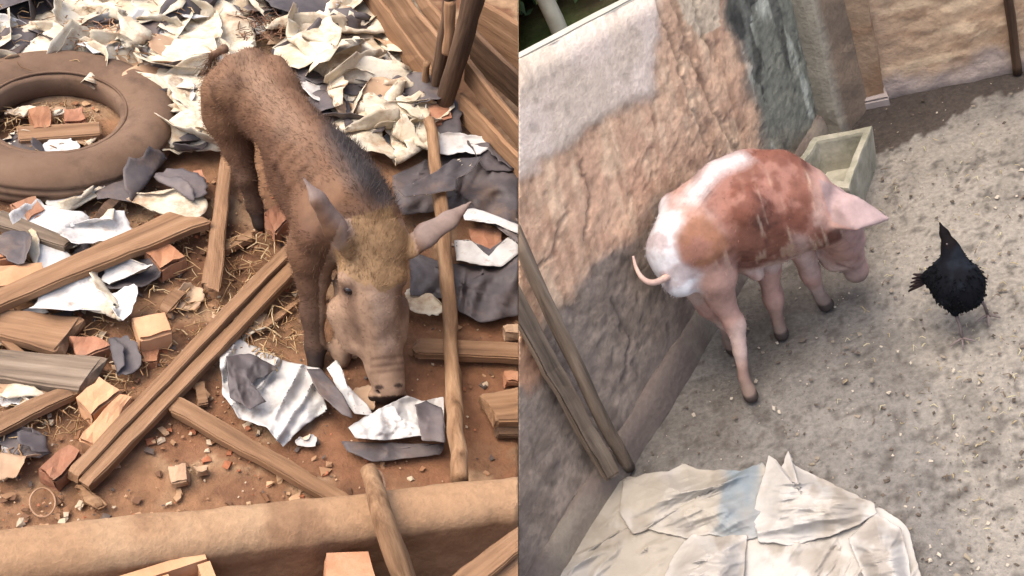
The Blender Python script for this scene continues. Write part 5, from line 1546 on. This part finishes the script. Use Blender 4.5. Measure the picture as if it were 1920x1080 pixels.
eyeball(R, btree, 1775, 458, 0.0045, bird)
M_leg = mat('bird_leg', [lin(92, 80, 78), lin(120, 108, 104)], 20, 0.7, 0.3, 90)
for (kx, ky, kz), (fx, fy), sp in (((1790, 584, .068), (1804, 634), 1), ((1835, 556, .075), (1852, 590), 1)):
    f0 = P(fx, fy, 0.007)
    k0 = P(kx, ky, kz)
    leg = mk('leg', R, *tube_geo([k0, k0 * 0.5 + f0 * 0.5 + np.array([0.003, 0, 0]), f0], [0.0055, 0.004, 0.004], 8), M_leg, parent=bird)
    for dx, dy in ((-24, 16), (2, 22), (24, 6), (-4, -14)):
        t1 = P(fx + dx, fy + dy, 0.004)
        mk('toe', R, *tube_geo([f0, f0 * 0.5 + t1 * 0.5 + np.array([0, 0, .002]), t1], [0.004, 0.0032, 0.0015], 6), M_leg, parent=leg)

# ================================================================== trees and bushes beyond the wall
def leaves(ctr, rad, n, size, pal, seed, shell=0.5):
    rg = np.random.default_rng(seed)
    d = rg.normal(0, 1, (n, 3)); d /= np.linalg.norm(d, axis=1, keepdims=True)
    r = rg.uniform(shell, 1, (n, 1)) ** 0.7
    p = np.asarray(ctr) + d * r * np.asarray(rad) * (1 + 0.35 * fbm(d * 2, 1.3, seed)[:, None])
    a, b = rg.normal(0, 1, (n, 3)), rg.normal(0, 1, (n, 3))
    a /= np.linalg.norm(a, axis=1, keepdims=True)
    b -= (a * b).sum(1, keepdims=True) * a; b /= np.linalg.norm(b, axis=1, keepdims=True)
    s = size * rg.uniform(0.5, 1.3, (n, 1))
    nn = np.cross(a, b)
    V = np.stack([p - a * s, p + b * s * 0.35 + nn * s * 0.12, p + a * s, p - b * s * 0.35 + nn * s * 0.12], 1).reshape(-1, 3)
    F = np.arange(n)[:, None] * 4 + np.array([[0, 1, 2, 3]])
    cl = pal[rg.integers(0, len(pal), n)] * rg.uniform(0.7, 1.3, (n, 1))
    return V, F, np.repeat(cl, 4, 0)
GP = 2.0 * np.array([lin(78, 100, 70), lin(94, 118, 80), lin(112, 136, 88), lin(66, 88, 66), lin(134, 150, 100)])
tb = P(1052, 66)
t = emp('pale_tree', R, tb, 'pale-trunked tree growing just beyond the pen wall', 'tree')
V, F = tube_geo(spline([tb + [0, 0, -0.05], tb + [-0.02, 0.02, 0.25], tb + [-0.16, 0.06, 0.7], tb + [-0.4, 0.1, 1.3], tb + [-0.6, 0.2, 2.0]], 16), np.linspace(0.042, 0.022, 16), 10, 0.006, 3)
tr = mk('trunk', R, V, F, M_bark, parent=t)
for k, (dx, dy, dz) in enumerate(((0.45, 0.3, 1.2), (0.2, -0.1, 1.6), (-0.7, 0.3, 1.5))):
    V, F = tube_geo(spline([tb + [-0.05, 0.02, 0.4 + 0.15 * k], tb + [dx * 0.4, dy * 0.5, 0.75 + .1 * k], tb + [dx, dy, dz]], 10), np.linspace(0.024, 0.010, 10), 8, 0.004, 5 + k)
    mk('limb', R, V, F, M_bark, parent=tr)
Vs, Fs, Cs, k0 = [], [], [], 0
for k, (dx, dy, dz, r) in enumerate(((-0.5, 0.3, 1.7, 0.6), (0.35, 0.3, 1.5, 0.55), (-0.1, 0.9, 1.9, 0.7), (-1.0, 0.6, 1.8, 0.5))):
    v, f, c_ = leaves(tb + [dx, dy, dz], (r, r, r * 0.6), 420, 0.05, GP, 60 + k)
    Vs.append(v); Fs.append(f + k0); Cs.append(c_); k0 += len(v)
mk('crown', R, np.concatenate(Vs), np.concatenate(Fs), M_leaf, parent=t, col=np.concatenate(Cs), smooth=False)
for k, (px, py, dy, r, hh, lb) in enumerate(((985, 70, 0.5, 0.5, 0.55, 'dark green bush at the edge of view beyond the pen wall'), (1085, 30, 0.25, 0.45, 0.5, 'light green bush right of the pale trunk beyond the pen wall'), (1040, 10, 1.3, 0.9, 0.9, 'tall dark bush far behind the pale trunk'), (1160, 0, 0.7, 0.6, 0.6, 'rounded bush rising behind the coping of the pen wall'), (975, 30, 1.6, 0.9, 0.9, 'broad bush in shade at the far left beyond the pen wall'))):
    g = P(px, py) + np.array([0, dy, 0])
    bush = emp('bush', R, g, lb, 'bush', 'bushes beyond the pen wall')
    v, f, c_ = leaves(g + [0, 0, hh * 0.62], (r, r * 0.8, hh * 0.7), 1500, 0.045, GP if k in (1, 3) else GP * 0.8, 80 + k, 0.2)
    mk('foliage', R, v, f, M_leaf, parent=bush, col=c_, smooth=False)
    for s in range(3):
        V, F = tube_geo([g + [0, 0, -0.05], g + [0.08 * (s - 1), 0.03, hh * 0.4], g + [0.25 * (s - 1), 0.05 * s, hh * 0.9]], [0.018, 0.013, 0.006], 7)
        mk('stem', R, V, F, M_bark, parent=bush)

# ---- country round both yards
V, F = grid_sheet(L, -60, 60, -40, 80, 6.0, lambda V: 0 * V[:, 0], 0.5)
W = Place(DOWN_W, -1)
V[:, 2] -= 2.6
o = mk('land', W, V, F, mat('far_earth', [lin(120, 92, 68), lin(146, 116, 86), lin(110, 104, 70)], 0.8, 0.95, 0.4, 6, rnd=0), 'brown earth reaching away round both yards', None, kind='structure', clip=False)
